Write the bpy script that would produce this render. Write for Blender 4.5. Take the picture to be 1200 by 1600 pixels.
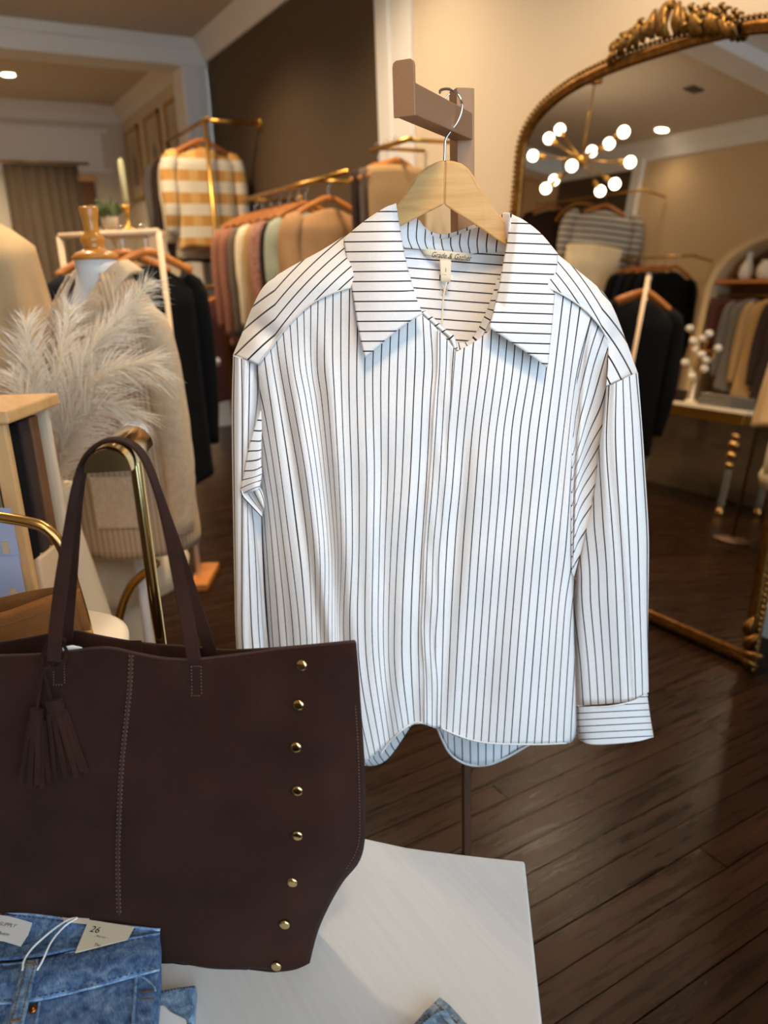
import bpy, bmesh, math, random
import numpy as np
from mathutils import Vector, Matrix
random.seed(7); rng = np.random.RandomState(11)
for o in list(bpy.data.objects): bpy.data.objects.remove(o)
scene = bpy.context.scene
# ------------------------------------------------------------------ camera
# World: +X to the mirror wall, +Y along it away from the shop window, Z up.
FPX, PITCH, ROLL, CAMH, YAW = 1200., math.radians(17.3), .039, 1.35, math.radians(30)
Fh = np.array([math.sin(YAW), math.cos(YAW), 0.]); R0 = np.array([math.cos(YAW), -math.sin(YAW), 0.]); ZZ = np.array([0, 0, 1.])
CF = Fh*math.cos(PITCH) - ZZ*math.sin(PITCH); U0 = Fh*math.sin(PITCH) + ZZ*math.cos(PITCH)
CU = U0*math.cos(ROLL) + R0*math.sin(ROLL); CR = R0*math.cos(ROLL) - U0*math.sin(ROLL)
CC = np.array([0, 0, CAMH])
cam_d = bpy.data.cameras.new('camera'); cam = bpy.data.objects.new('camera', cam_d); scene.collection.objects.link(cam)
cam_d.sensor_fit = 'VERTICAL'; cam_d.sensor_height = 36; cam_d.lens = 36*FPX/1600
cam.matrix_world = Matrix([[CR[i], CU[i], -CF[i], CC[i]] for i in range(3)] + [[0, 0, 0, 1]])
cam_d.clip_start = .02; cam_d.clip_end = 60
cam_d.dof.use_dof = True; cam_d.dof.focus_distance = .99; cam_d.dof.aperture_fstop = 3.8
scene.camera = cam
# ------------------------------------------------------------------ world, exposure
scene.view_settings.view_transform = 'Standard'; scene.view_settings.look = 'None'
scene.view_settings.gamma = 1; scene.view_settings.use_curve_mapping = False
scene.view_settings.exposure = 0.20
SKY_STRENGTH = 4.7; SPOT_W = 180.; SPOT_COL = (1.0, .78, .53)
w = bpy.data.worlds.new('daylight'); scene.world = w; w.use_nodes = True
w.node_tree.nodes['Background'].inputs[0].default_value = (.61, .79, 1.0, 1); w.node_tree.nodes['Background'].inputs[1].default_value = SKY_STRENGTH

# ------------------------------------------------------------------ pixel rays
def ray(x, y): return CF + CR*(x-600)/FPX - CU*(y-800)/FPX
def fw(x, y, b): d = ray(x, y); return CC + d*b/(d@Fh)
def atz(x, y, z): d = ray(x, y); return CC + d*(z-CAMH)/d[2]
def atX(x, y, X): d = ray(x, y); return CC + d*X/d[0]
def atY(x, y, Y): d = ray(x, y); return CC + d*Y/d[1]
def ab(a, b, z=0): return R0*a + Fh*b + ZZ*z
LEAN = math.radians(5.5)
MR = np.array([2.26, 1.40, 0.]); MN = np.array([-math.cos(LEAN), 0, math.sin(LEAN)]); MU = np.array([math.sin(LEAN), 0, math.cos(LEAN)])
def hitM(x, y): d = ray(x, y); return CC + d*(((MR-CC)@MN)/(d@MN))
def refl(x, y): d = ray(x, y); d = d/np.linalg.norm(d); return hitM(x, y), d - 2*(d@MN)*MN
def RX(x, y, X): p, d = refl(x, y); return p + d*((X-p[0])/d[0])
def RZ(x, y, z): p, d = refl(x, y); return p + d*((z-p[2])/d[2])
def RT(x, y, t): p, d = refl(x, y); return p + d*t

# ------------------------------------------------------------------ materials
def lin(c):
    if isinstance(c, str): c = tuple(int(c[i:i+2], 16)/255 for i in (0, 2, 4))
    return tuple(x/12.92 if x <= .04045 else ((x+.055)/1.055)**2.4 for x in c)
MATS = {}
def mat(name, col, rough=.6, metal=0., noise=0., nscale=20., bump=0., bscale=60., col2=None, sheen=0., trans=0., ior=1.45, emit=0., stretch=(1, 1, 1), spec=None, coat=0., ndetail=4., rot=0.):
    if name in MATS: return MATS[name]
    m = bpy.data.materials.new(name); m.use_nodes = True; nt = m.node_tree; N = nt.nodes; L = nt.links
    b = N['Principled BSDF']; c = lin(col)
    b.inputs['Base Color'].default_value = (*c, 1); b.inputs['Roughness'].default_value = rough; b.inputs['Metallic'].default_value = metal
    b.inputs['IOR'].default_value = ior
    if spec is not None: b.inputs['Specular IOR Level'].default_value = spec
    if sheen: b.inputs['Sheen Weight'].default_value = sheen; b.inputs['Sheen Roughness'].default_value = .5
    if trans: b.inputs['Transmission Weight'].default_value = trans
    if coat: b.inputs['Coat Weight'].default_value = coat; b.inputs['Coat Roughness'].default_value = .15
    if emit: b.inputs['Emission Color'].default_value = (*c, 1); b.inputs['Emission Strength'].default_value = emit
    tc = mp = None
    if noise or col2 or bump:
        tc = N.new('ShaderNodeTexCoord'); mp = N.new('ShaderNodeMapping'); mp.inputs['Scale'].default_value = stretch; mp.inputs['Rotation'].default_value = (0, 0, rot)
        L.new(tc.outputs['Object'], mp.inputs['Vector'])
    if noise or col2:
        n = N.new('ShaderNodeTexNoise'); n.inputs['Scale'].default_value = nscale; n.inputs['Detail'].default_value = ndetail; L.new(mp.outputs[0], n.inputs['Vector'])
        r = N.new('ShaderNodeValToRGB'); k = noise or .25
        r.color_ramp.elements[0].position = .3; r.color_ramp.elements[1].position = .7
        r.color_ramp.elements[0].color = (*(lin(col2) if col2 else [x*(1-k) for x in c]), 1)
        r.color_ramp.elements[1].color = (*([min(1, x*(1+(0 if col2 else k))) for x in c]), 1)
        L.new(n.outputs['Fac'], r.inputs[0]); L.new(r.outputs[0], b.inputs['Base Color'])
        if emit: L.new(r.outputs[0], b.inputs['Emission Color'])
    if bump:
        n2 = N.new('ShaderNodeTexNoise'); n2.inputs['Scale'].default_value = bscale; n2.inputs['Detail'].default_value = 5; L.new(mp.outputs[0], n2.inputs['Vector'])
        bp = N.new('ShaderNodeBump'); bp.inputs['Strength'].default_value = bump; bp.inputs['Distance'].default_value = .01
        L.new(n2.outputs['Fac'], bp.inputs['Height']); L.new(bp.outputs[0], b.inputs['Normal'])
    MATS[name] = m; return m
def math_node(N, L, op, a, b=None, c=None):
    n = N.new('ShaderNodeMath'); n.operation = op
    for i, v in enumerate((a, b, c)):
        if v is None: continue
        if hasattr(v, 'is_linked') or hasattr(v, 'links'): L.new(v, n.inputs[i])
        else: n.inputs[i].default_value = v
    return n.outputs[0]
def striped_cotton():
    m = bpy.data.materials.new('striped_cotton'); m.use_nodes = True; nt = m.node_tree; N = nt.nodes; L = nt.links; b = N['Principled BSDF']
    uv = N.new('ShaderNodeUVMap'); sp = N.new('ShaderNodeSeparateXYZ'); L.new(uv.outputs[0], sp.inputs[0])
    fr = math_node(N, L, 'FRACT', sp.outputs[0]); d = math_node(N, L, 'ABSOLUTE', math_node(N, L, 'SUBTRACT', fr, .5))
    mr = N.new('ShaderNodeMapRange'); mr.inputs[1].default_value = .056; mr.inputs[2].default_value = .080; mr.inputs[3].default_value = 1; mr.inputs[4].default_value = 0; L.new(d, mr.inputs[0])
    tc = N.new('ShaderNodeTexCoord'); n = N.new('ShaderNodeTexNoise'); n.inputs['Scale'].default_value = 320; n.inputs['Detail'].default_value = 3; L.new(tc.outputs['Object'], n.inputs['Vector'])
    base = N.new('ShaderNodeMix'); base.data_type = 'RGBA'; base.inputs[6].default_value = (*lin('e2dedb'), 1); base.inputs[7].default_value = (*lin('efecea'), 1); L.new(n.outputs['Fac'], base.inputs[0])
    mx = N.new('ShaderNodeMix'); mx.data_type = 'RGBA'; L.new(mr.outputs[0], mx.inputs[0]); L.new(base.outputs[2], mx.inputs[6]); mx.inputs[7].default_value = (*lin('241c1e'), 1)
    L.new(mx.outputs[2], b.inputs['Base Color']); b.inputs['Roughness'].default_value = .9; b.inputs['Sheen Weight'].default_value = .15; b.inputs['Specular IOR Level'].default_value = .2
    n3 = N.new('ShaderNodeTexNoise'); n3.inputs['Scale'].default_value = 26; n3.inputs['Detail'].default_value = 2; L.new(tc.outputs['Object'], n3.inputs['Vector'])
    bp = N.new('ShaderNodeBump'); bp.inputs['Strength'].default_value = .25; bp.inputs['Distance'].default_value = .006; L.new(n3.outputs['Fac'], bp.inputs['Height']); L.new(bp.outputs[0], b.inputs['Normal'])
    MATS['striped'] = m; return m
def denim(name, cd, cm, cl):
    m = bpy.data.materials.new(name); m.use_nodes = True; nt = m.node_tree; N = nt.nodes; L = nt.links; b = N['Principled BSDF']
    tc = N.new('ShaderNodeTexCoord')
    n = N.new('ShaderNodeTexNoise'); n.inputs['Scale'].default_value = 80; n.inputs['Detail'].default_value = 6; n.inputs['Roughness'].default_value = .62; n.inputs['Distortion'].default_value = .8; L.new(tc.outputs['Object'], n.inputs['Vector'])
    r = N.new('ShaderNodeValToRGB'); e = r.color_ramp.elements; e[0].position = .33; e[0].color = (*lin(cd), 1); e[1].position = .72; e[1].color = (*lin(cl), 1); k = e.new(.5); k.color = (*lin(cm), 1)
    L.new(n.outputs['Fac'], r.inputs[0])
    mp = N.new('ShaderNodeMapping'); mp.inputs['Rotation'].default_value = (0, 0, .9); mp.inputs['Scale'].default_value = (1, .12, 1); L.new(tc.outputs['Object'], mp.inputs[0])
    n2 = N.new('ShaderNodeTexNoise'); n2.inputs['Scale'].default_value = 900; n2.inputs['Detail'].default_value = 1; L.new(mp.outputs[0], n2.inputs['Vector'])
    mx = N.new('ShaderNodeMix'); mx.data_type = 'RGBA'; mx.blend_type = 'OVERLAY'; mx.inputs[0].default_value = .55; L.new(r.outputs[0], mx.inputs[6]); L.new(n2.outputs['Fac'], mx.inputs[7])
    L.new(mx.outputs[2], b.inputs['Base Color']); b.inputs['Roughness'].default_value = .95; b.inputs['Specular IOR Level'].default_value = .15
    bp = N.new('ShaderNodeBump'); bp.inputs['Strength'].default_value = .35; bp.inputs['Distance'].default_value = .003; L.new(n2.outputs['Fac'], bp.inputs['Height']); L.new(bp.outputs[0], b.inputs['Normal'])
    MATS[name] = m; return m
def banded(name, c1, c2, period, duty=.5, axis=2, check=None):
    """knit with woven bands along an object axis (the garment's own colours)"""
    m = bpy.data.materials.new(name); m.use_nodes = True; nt = m.node_tree; N = nt.nodes; L = nt.links; b = N['Principled BSDF']
    tc = N.new('ShaderNodeTexCoord'); sp = N.new('ShaderNodeSeparateXYZ'); L.new(tc.outputs['Object'], sp.inputs[0])
    f = math_node(N, L, 'LESS_THAN', math_node(N, L, 'FRACT', math_node(N, L, 'MULTIPLY', sp.outputs[axis], 1/period)), duty)
    mx = N.new('ShaderNodeMix'); mx.data_type = 'RGBA'; L.new(f, mx.inputs[0]); mx.inputs[6].default_value = (*lin(c1), 1); mx.inputs[7].default_value = (*lin(c2), 1)
    out = mx.outputs[2]
    if check:
        g = math_node(N, L, 'MULTIPLY', math_node(N, L, 'LESS_THAN', math_node(N, L, 'FRACT', math_node(N, L, 'MULTIPLY', sp.outputs[0], 1/(period*.9))), .5), f)
        m2 = N.new('ShaderNodeMix'); m2.data_type = 'RGBA'; L.new(g, m2.inputs[0]); L.new(out, m2.inputs[6]); m2.inputs[7].default_value = (*lin(check), 1); out = m2.outputs[2]
    L.new(out, b.inputs['Base Color']); b.inputs['Roughness'].default_value = .95; MATS[name] = m; return m

# ------------------------------------------------------------------ mesh helpers
COL = scene.collection
WLOC = {}
def arr(p): return np.array(p, float)
class MB:
    def __init__(s): s.v = []; s.f = []; s.u = []
    def add(s, vs, fs, us=None):
        o = len(s.v); s.v += [tuple(map(float, p)) for p in vs]; s.f += [tuple(i+o for i in f) for f in fs]
        s.u += list(us) if us is not None else [(0., 0.)]*len(vs); return s
    def box(s, c, size, ax=None):
        X, Y, Z = ax if ax is not None else np.eye(3); c = arr(c); h = arr(size)/2
        vs = [c + X*h[0]*i + arr(Y)*h[1]*j + arr(Z)*h[2]*k for i in (-1, 1) for j in (-1, 1) for k in (-1, 1)]
        return s.add(vs, [(0, 1, 3, 2), (4, 6, 7, 5), (0, 4, 5, 1), (2, 3, 7, 6), (0, 2, 6, 4), (1, 5, 7, 3)])
    def box2(s, a, b):
        a = arr(a); b = arr(b); return s.box((a+b)/2, np.abs(b-a))
    def grid(s, P, U=None, close=False, flip=False):
        n, m = len(P), len(P[0]); vs = [p for row in P for p in row]; fs = []
        for i in range(n if close else n-1):
            i2 = (i+1) % n
            for j in range(m-1):
                q = (i*m+j, i2*m+j, i2*m+j+1, i*m+j+1); fs.append(q[::-1] if flip else q)
        return s.add(vs, fs, [u for row in U for u in row] if U is not None else None)
    def sweep(s, path, prof, up=None, caps=True, ups=None, scale=None, closed=False):
        path = [arr(p) for p in path]; n = len(path); rings = []
        for i, p in enumerate(path):
            t = path[(i+1) % n]-path[i-1] if closed else path[min(i+1, n-1)]-path[max(i-1, 0)]
            t = t/(np.linalg.norm(t)+1e-12)
            u = arr(ups[i] if ups is not None else (up if up is not None else (0, 0, 1)))
            sd = np.cross(t, u)
            if np.linalg.norm(sd) < 1e-4: sd = np.cross(t, arr((.3, 1, .1)))
            sd = sd/np.linalg.norm(sd); u2 = np.cross(sd, t); k = 1 if scale is None else scale[i]
            rings.append([p + sd*a*k + u2*b*k for a, b in prof])
        m = len(prof); vs = [q for r in rings for q in r]; fs = []
        for i in range(n if closed else n-1):
            i2 = (i+1) % n
            for j in range(m): fs.append((i*m+j, i*m+(j+1) % m, i2*m+(j+1) % m, i2*m+j))
        if caps and not closed: fs += [tuple(range(m))[::-1], tuple((n-1)*m+j for j in range(m))]
        return s.add(vs, fs)
    def tube(s, path, r, seg=10, caps=True, closed=False, scale=None):
        return s.sweep(path, [(r*math.cos(2*math.pi*k/seg), r*math.sin(2*math.pi*k/seg)) for k in range(seg)], caps=caps, closed=closed, scale=scale, up=(.13, .21, .97))
    def lathe(s, prof, c=(0, 0, 0), ax=None, seg=24, sx=1, sy=1):
        X, Y, Z = [arr(a) for a in (ax if ax is not None else np.eye(3))]; c = arr(c); rings = []
        for r, z in prof: rings.append([c + X*r*sx*math.cos(2*math.pi*k/seg) + Y*r*sy*math.sin(2*math.pi*k/seg) + Z*z for k in range(seg)])
        m = seg; vs = [q for r in rings for q in r]; fs = []
        for i in range(len(prof)-1):
            for j in range(m): fs.append((i*m+j, i*m+(j+1) % m, (i+1)*m+(j+1) % m, (i+1)*m+j))
        fs += [tuple(range(m))[::-1], tuple((len(prof)-1)*m+j for j in range(m))]
        return s.add(vs, fs)
    def ball(s, c, r, seg=14, ring=8, ax=None):
        r = (r, r, r) if np.isscalar(r) else r
        X, Y, Z = [arr(a) for a in (ax if ax is not None else np.eye(3))]; c = arr(c)
        prof = [(max(1e-4, math.sin(math.pi*i/ring)), -math.cos(math.pi*i/ring)) for i in range(ring+1)]
        return s.lathe(prof, c, (X*r[0], Y*r[1], Z*r[2]), seg)
    def prism(s, pts, n):
        """polygon pts (3d) extruded by vector n"""
        pts = [arr(p) for p in pts]; n = arr(n); m = len(pts)
        return s.add(pts + [p+n for p in pts], [tuple(range(m))[::-1], tuple(range(m, 2*m))] + [(i, (i+1) % m, (i+1) % m+m, i+m) for i in range(m)])
    def build(s, name, m, parent=None, smooth=True, loc=None, solid=0, sub=0, bevel=0, recalc=True, autos=None):
        v = np.array(s.v)
        if parent is not None: base = WLOC[parent.name]
        elif loc is not None: base = arr(loc)
        else: lo, hi = v.min(0), v.max(0); base = np.array([(lo[0]+hi[0])/2, (lo[1]+hi[1])/2, lo[2]])
        me = bpy.data.meshes.new(name); me.from_pydata([tuple(p) for p in (v-base)], [], s.f)
        if any(u != (0., 0.) for u in s.u):
            lay = me.uv_layers.new(name='UVMap'); idx = np.empty(len(me.loops), dtype=np.int64); me.loops.foreach_get('vertex_index', idx)
            lay.data.foreach_set('uv', np.array(s.u, float)[idx].ravel())
        if recalc:
            bm = bmesh.new(); bm.from_mesh(me); bmesh.ops.recalc_face_normals(bm, faces=bm.faces); bm.to_mesh(me); bm.free()
        if smooth: me.polygons.foreach_set('use_smooth', [True]*len(me.polygons))
        me.materials.append(m if not isinstance(m, str) else MATS[m])
        o = bpy.data.objects.new(name, me); COL.objects.link(o)
        if parent is not None: o.parent = parent; WLOC[o.name] = base
        else: o.location = base; WLOC[o.name] = base
        if bevel: md = o.modifiers.new('bevel', 'BEVEL'); md.width = bevel; md.segments = 2; md.limit_method = 'ANGLE'
        if solid: md = o.modifiers.new('solid', 'SOLIDIFY'); md.thickness = solid; md.offset = 0
        if sub: md = o.modifiers.new('sub', 'SUBSURF'); md.levels = sub; md.render_levels = sub
        if smooth and autos is not None:
            for p in me.polygons: pass
            try: me.set_sharp_from_angle(angle=math.radians(autos))
            except Exception: pass
        return o
def tag(o, label=None, cat=None, group=None, kind=None):
    if label: o['label'] = label
    if cat: o['category'] = cat
    if group: o['group'] = group
    if kind: o['kind'] = kind
    return o
def thing(name, loc, label, cat, group=None):
    o = bpy.data.objects.new(name, None); COL.objects.link(o); o.empty_display_size = .05; o.location = tuple(map(float, loc)); WLOC[o.name] = arr(loc)
    return tag(o, label, cat, group)
def struct(name, mb, m, **k): o = mb.build(name, m, smooth=k.pop('smooth', False), **k); o['kind'] = 'structure'; return o
def copy_tree(o, loc=None, parent=None):
    c = o.copy(); COL.objects.link(c)
    if parent is not None: c.parent = parent
    if loc is not None: c.location = tuple(map(float, loc))
    for ch in list(o.children): copy_tree(ch, None, c)
    return c
def cr(pts, n):
    """Catmull-Rom resample of points (any dim) at n+1 equal arc steps"""
    p = np.array(pts, float)
    if len(p) == 2: return np.array([p[0]+(p[1]-p[0])*i/n for i in range(n+1)])
    q = np.vstack([2*p[0]-p[1], p, 2*p[-1]-p[-2]]); out = []
    for i in range(1, len(q)-2):
        for k in range(12):
            t = k/12; a, b, c, d = q[i-1], q[i], q[i+1], q[i+2]
            out.append(.5*((2*b)+(c-a)*t+(2*a-5*b+4*c-d)*t*t+(3*b-a-3*c+d)*t**3))
    out.append(p[-1]); out = np.array(out); D = out[:, :2] if p.shape[1] > 3 else out
    L = np.concatenate([[0], np.cumsum(np.linalg.norm(np.diff(D[:, :2] if p.shape[1] != 3 or True else D, axis=0), axis=1)+1e-9)])
    s = np.linspace(0, L[-1], n+1); return np.stack([np.interp(s, L, out[:, k]) for k in range(p.shape[1])], 1)
def cr3(pts, n):
    p = np.array(pts, float); q = np.vstack([2*p[0]-p[1], p, 2*p[-1]-p[-2]]); out = []
    for i in range(1, len(q)-2):
        for k in range(12):
            t = k/12; a, b, c, d = q[i-1], q[i], q[i+1], q[i+2]
            out.append(.5*((2*b)+(c-a)*t+(2*a-5*b+4*c-d)*t*t+(3*b-a-3*c+d)*t**3))
    out.append(p[-1]); out = np.array(out); L = np.concatenate([[0], np.cumsum(np.linalg.norm(np.diff(out[:, :3], axis=0), axis=1)+1e-9)])
    s = np.linspace(0, L[-1], n+1); return np.stack([np.interp(s, L, out[:, k]) for k in range(p.shape[1])], 1)
def loft(guides, ns, nt):
    """guides: list of polylines of equal dimension -> grid [ns+1][nt+1][dim]"""
    G = np.array([cr(g, nt) for g in guides]); n = len(guides)
    if n == 2: return np.array([G[0]+(G[1]-G[0])*i/ns for i in range(ns+1)])
    Q = np.concatenate([[2*G[0]-G[1]], G, [2*G[-1]-G[-2]]]); out = []
    for k in range(ns+1):
        x = k/ns*(n-1); i = min(int(x), n-2); t = x-i; a, b, c, d = Q[i], Q[i+1], Q[i+2], Q[i+3]
        out.append(.5*((2*b)+(c-a)*t+(2*a-5*b+4*c-d)*t*t+(3*b-a-3*c+d)*t**3))
    return np.array(out)
def text_mesh(body, size, o, xd, yd, name, m, parent, thick=.0002, shear=0., align='LEFT', xs=1.):
    cu = bpy.data.curves.new('lettering', 'FONT'); cu.body = body; cu.size = size; cu.shear = shear; cu.align_x = align; cu.resolution_u = 3
    t = bpy.data.objects.new('tmp', cu); COL.objects.link(t); dg = bpy.context.evaluated_depsgraph_get(); me = t.evaluated_get(dg).to_mesh()
    xd = arr(xd)/np.linalg.norm(xd); yd = arr(yd); yd = yd - xd*(yd@xd); yd /= np.linalg.norm(yd); zd = np.cross(xd, yd)
    mb = MB(); mb.add([arr(o)+xd*v.co.x*xs+yd*v.co.y+zd*thick for v in me.vertices], [tuple(p.vertices) for p in me.polygons])
    bpy.data.objects.remove(t); bpy.data.curves.remove(cu)
    return mb.build(name, m, parent, smooth=False, recalc=False)
# ================================================================== materials in use
striped_cotton()
denim('denim_mid', '3c5273', '5d789d', '8ba2bb'); denim('denim_light', '4d6887', '7d99b6', 'abbfcf'); denim('denim_grey', '4a5a66', '78899a', 'b5bfc4')
mat('wall_beige', 'd9c6ab', .85, bump=.05, bscale=120); mat('wall_cream', 'd8cbb4', .85); mat('wall_dark', '54422d', .7, bump=.05, bscale=90)
mat('white_paint', 'e8e3da', .6); mat('ceiling_paint', 'd2c3ae', .9); mat('ceiling_white', 'e6e2dc', .9)
mat('floor_joint', '0f0b08', .8)
mat('gold', 'c4995a', .25, 1.); mat('brass', 'b98f45', .3, 1.); mat('gold_shiny', 'e2c78c', .12, 1.); mat('gold_old', '80592b', .40, 1., noise=.35, nscale=40, bump=.3, bscale=90)
mat('gold_old_light', '8a6838', .5, 1., noise=.3, nscale=60); mat('chrome', 'd8dade', .08, 1.)
mat('bronze', 'a57d5d', .45, .4, noise=.12, nscale=900, bump=.25, bscale=1500)
mat('oak', 'd9aa68', .5, col2='c28c4c', nscale=9, stretch=(1, 1, 9), bump=.08, bscale=50); mat('wood_orange', 'c07a34', .45, col2='a4602a', nscale=8, stretch=(1, 1, 6)); mat('wood_light', 'd9ab74', .5, col2='c99559', nscale=7, stretch=(6, 1, 1))
mat('wood_amber', 'd98f34', .3, col2='c47a26', nscale=6, coat=.5); mat('wood_brown', '7a4f2c', .6, col2='5d3a20', nscale=8)
mat('suede_dark', '381f15', .95, col2='2b160e', nscale=14, bump=.12, bscale=420, sheen=.03, spec=.2); mat('suede_edge', '3e261b', .8); mat('stitch_brown', '8a6a55', .8); mat('suede_tan', '8a5a30', .95, col2='744922', nscale=18, bump=.2, bscale=300, spec=.2)
mat('thread_dark', '4a3a34', .9); mat('thread_white', 'ece9e2', .9); mat('thread_tan', '7a5a38', .9)
mat('tabletop', 'dcd9d4', .34, noise=.03, nscale=14, stretch=(14, .6, 1), rot=YAW); mat('paper_white', 'f0ece4', .8); mat('paper_cream', 'e6d6b8', .8); mat('ink', '2a2522', .8); mat('paper_blue', 'aab2cc', .7); mat('kraft', 'd0b08a', .8)
mat('copper', 'b8693c', .3, 1.); mat('acrylic', 'ffffff', .03, trans=.7, ior=1.49); mat('glass_leg', 'cfd6cf', .05, trans=.9, ior=1.5); mat('mirror_glass', 'eae6e0', 0.004, 1.)
mat('black_cloth', '0a0a0d', .95, spec=.2); mat('navy_cloth', '0e1019', .95, spec=.2); mat('beige_knit', 'c9b294', .95, noise=.1, nscale=60, bump=.4, bscale=200); mat('cream_cloth', 'd8c6a4', .95, noise=.06, nscale=8); mat('dress_tan', 'c9a97e', .95, noise=.08, nscale=6); mat('tan_cloth', 'a98658', .95); mat('tan_suede', 'a07850', .95, noise=.1, nscale=9)
mat('rose_brown', '8a5a44', .95, noise=.12, nscale=9); mat('grey_brown', '5f5044', .95); mat('red_print', '8a3b2c', .9, col2='a88a78', nscale=60, noise=.2); mat('sage', '9aa08c', .95, noise=.15, nscale=12); mat('burgundy', '4a2420', .95); mat('brown_dark', '33221a', .95); mat('grey_cloth', '6a645c', .95); mat('rust', 'a85c34', .95)
mat('plume', 'f6ebd8', 1., sheen=.3); mat('mannequin_white', 'e8e2da', .6); mat('cream_boucle', 'dcc9a8', .95, bump=.4, bscale=160); mat('curtain', '6f5f4c', .95, noise=.15, nscale=5, stretch=(6, 6, .3)); mat('leaf_green', '55633a', .7); mat('candle', 'e2dba6', .6); mat('pot', 'b8a488', .7); mat('marble', 'e6d8c0', .35, noise=.05, nscale=6); mat('flower_white', 'e6dccb', .8)
mat('bulb', 'fff2d8', .3, emit=9.); mat('lens', 'fff0d0', .4, emit=14.); mat('vent', '5a5048', .7); mat('art_paper', 'cdbfa8', .8, col2='b5a68e', nscale=5); mat('art_ink', '8f8474', .9)
mat('gold_paint', 'c39f58', .45, .35); mat('jewel_stand', 'b08a48', .4, .8); mat('wall_tan_trim', 'cdb288', .8)
banded('sweater_band', 'd6cab0', 'c08a45', .16, .5, 2, 'cfa35e'); banded('cardigan_rib', 'bfa689', 'a68c6e', .012, .4, 0); banded('knit_stripe', 'b8b0a4', '5a554e', .06, .35, 2)
def plank_mat():
    m = bpy.data.materials.new('floor_plank'); m.use_nodes = True; nt = m.node_tree; N = nt.nodes; L = nt.links; b = N['Principled BSDF']
    tc = N.new('ShaderNodeTexCoord'); oi = N.new('ShaderNodeObjectInfo'); mp = N.new('ShaderNodeMapping'); mp.inputs['Scale'].default_value = (.8, 9, 1); L.new(tc.outputs['Object'], mp.inputs[0])
    ad = N.new('ShaderNodeVectorMath'); ad.operation = 'ADD'; L.new(mp.outputs[0], ad.inputs[0]); cb = N.new('ShaderNodeCombineXYZ'); L.new(math_node(N, L, 'MULTIPLY', oi.outputs['Random'], 40), cb.inputs[2]); L.new(cb.outputs[0], ad.inputs[1])
    n = N.new('ShaderNodeTexNoise'); n.inputs['Scale'].default_value = 5; n.inputs['Detail'].default_value = 8; n.inputs['Roughness'].default_value = .65; L.new(ad.outputs[0], n.inputs['Vector'])
    r = N.new('ShaderNodeValToRGB'); e = r.color_ramp.elements; e[0].position = .3; e[0].color = (*lin('130a05'), 1); e[1].position = .75; e[1].color = (*lin('2f1a0d'), 1); L.new(n.outputs['Fac'], r.inputs[0])
    hv = N.new('ShaderNodeHueSaturation'); L.new(r.outputs[0], hv.inputs['Color']); L.new(math_node(N, L, 'MULTIPLY_ADD', oi.outputs['Random'], .55, .7), hv.inputs['Value'])
    L.new(hv.outputs[0], b.inputs['Base Color'])
    L.new(math_node(N, L, 'MULTIPLY_ADD', n.outputs['Fac'], .34, .12), b.inputs['Roughness'])
    bp = N.new('ShaderNodeBump'); bp.inputs['Strength'].default_value = .12; bp.inputs['Distance'].default_value = .004; L.new(n.outputs['Fac'], bp.inputs['Height']); L.new(bp.outputs[0], b.inputs['Normal'])
    b.inputs['Specular IOR Level'].default_value = .14; MATS['plank'] = m
plank_mat()
def glass_mat():
    m = bpy.data.materials.new('window_glass'); m.use_nodes = True; nt = m.node_tree; N = nt.nodes; L = nt.links; N.remove(N['Principled BSDF'])
    t = N.new('ShaderNodeBsdfTransparent'); t.inputs[0].default_value = (.95, .97, .97, 1); g = N.new('ShaderNodeBsdfGlossy'); g.inputs['Roughness'].default_value = .01
    f = N.new('ShaderNodeFresnel'); mx = N.new('ShaderNodeMixShader'); L.new(f.outputs[0], mx.inputs[0]); L.new(t.outputs[0], mx.inputs[1]); L.new(g.outputs[0], mx.inputs[2]); L.new(mx.outputs[0], N['Material Output'].inputs[0])
    MATS['window_glass'] = m
glass_mat()

# ================================================================== the room
XR, XL, YF, YB, YE, HC = 2.52, -1.6, -1.7, 7.1, 10.0, 3.28
fl = struct('floor', MB().box2((XL-.15, YF-.15, -.06), (XR+.15, YE+.15, -.012)), 'floor_joint', loc=(0, 0, 0))
y = YF; PW = .078
while y < YB+.3:
    x = XL - random.random()*1.6
    while x < XR:
        L_ = 1.9 + random.random()*.5; x0, x1 = max(x, XL-.02), min(x+L_, XR+.02)
        if x1-x0 > .05:
            dz = random.uniform(-.0008, .0008)
            MB().box2((x0+.0015, y+.0015, -.014), (x1-.0015, y+PW-.0015, dz)).build('plank', 'plank', fl, smooth=False, bevel=0)
        x += L_
    y += PW
# planks carry their own origin so the grain differs
bk = MB(); 
for i in range(18): bk.box2((XL, YB+.3+i*.15, -.014), (XR, YB+.447+i*.15, 0))
o = bk.build('plank', 'plank', fl, smooth=False); o['kind'] = 'stuff'
struct('wall_right', MB().box2((XR, YF-.15, 0), (XR+.15, 4.2, HC)), 'wall_beige')
struct('wall_right', MB().box2((XR, 4.2, 0), (XR+.15, YB, HC)), 'wall_dark')
struct('wall_right', MB().box2((XR-.05, YB+.28, 0), (XR+.15, YE, HC)), 'wall_cream')
struct('wall_back', MB().box2((XL, YE, 0), (XR, YE+.15, HC)), 'wall_cream')
struct('wall_left', MB().box2((XL-.15, YF-.15, 0), (XL, YE, HC)), mat('wall_tan', 'd4b78e', .85))
struct('wall_left', MB().box2((XL, 6.02, 0), (XL+.03, YB, 3.04)), 'wall_dark')
struct('wall_left', MB().box2((XL, YF, 0), (XL+.02, 5.9, .82)), 'wall_dark')
struct('ceiling', MB().box2((XL-.15, 4.1, HC), (XR+.15, YE+.15, HC+.1)), 'ceiling_paint')
struct('ceiling', MB().box2((XL-.15, YF-.15, HC), (XR+.15, 4.1, HC+.1)), 'ceiling_white')
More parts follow.
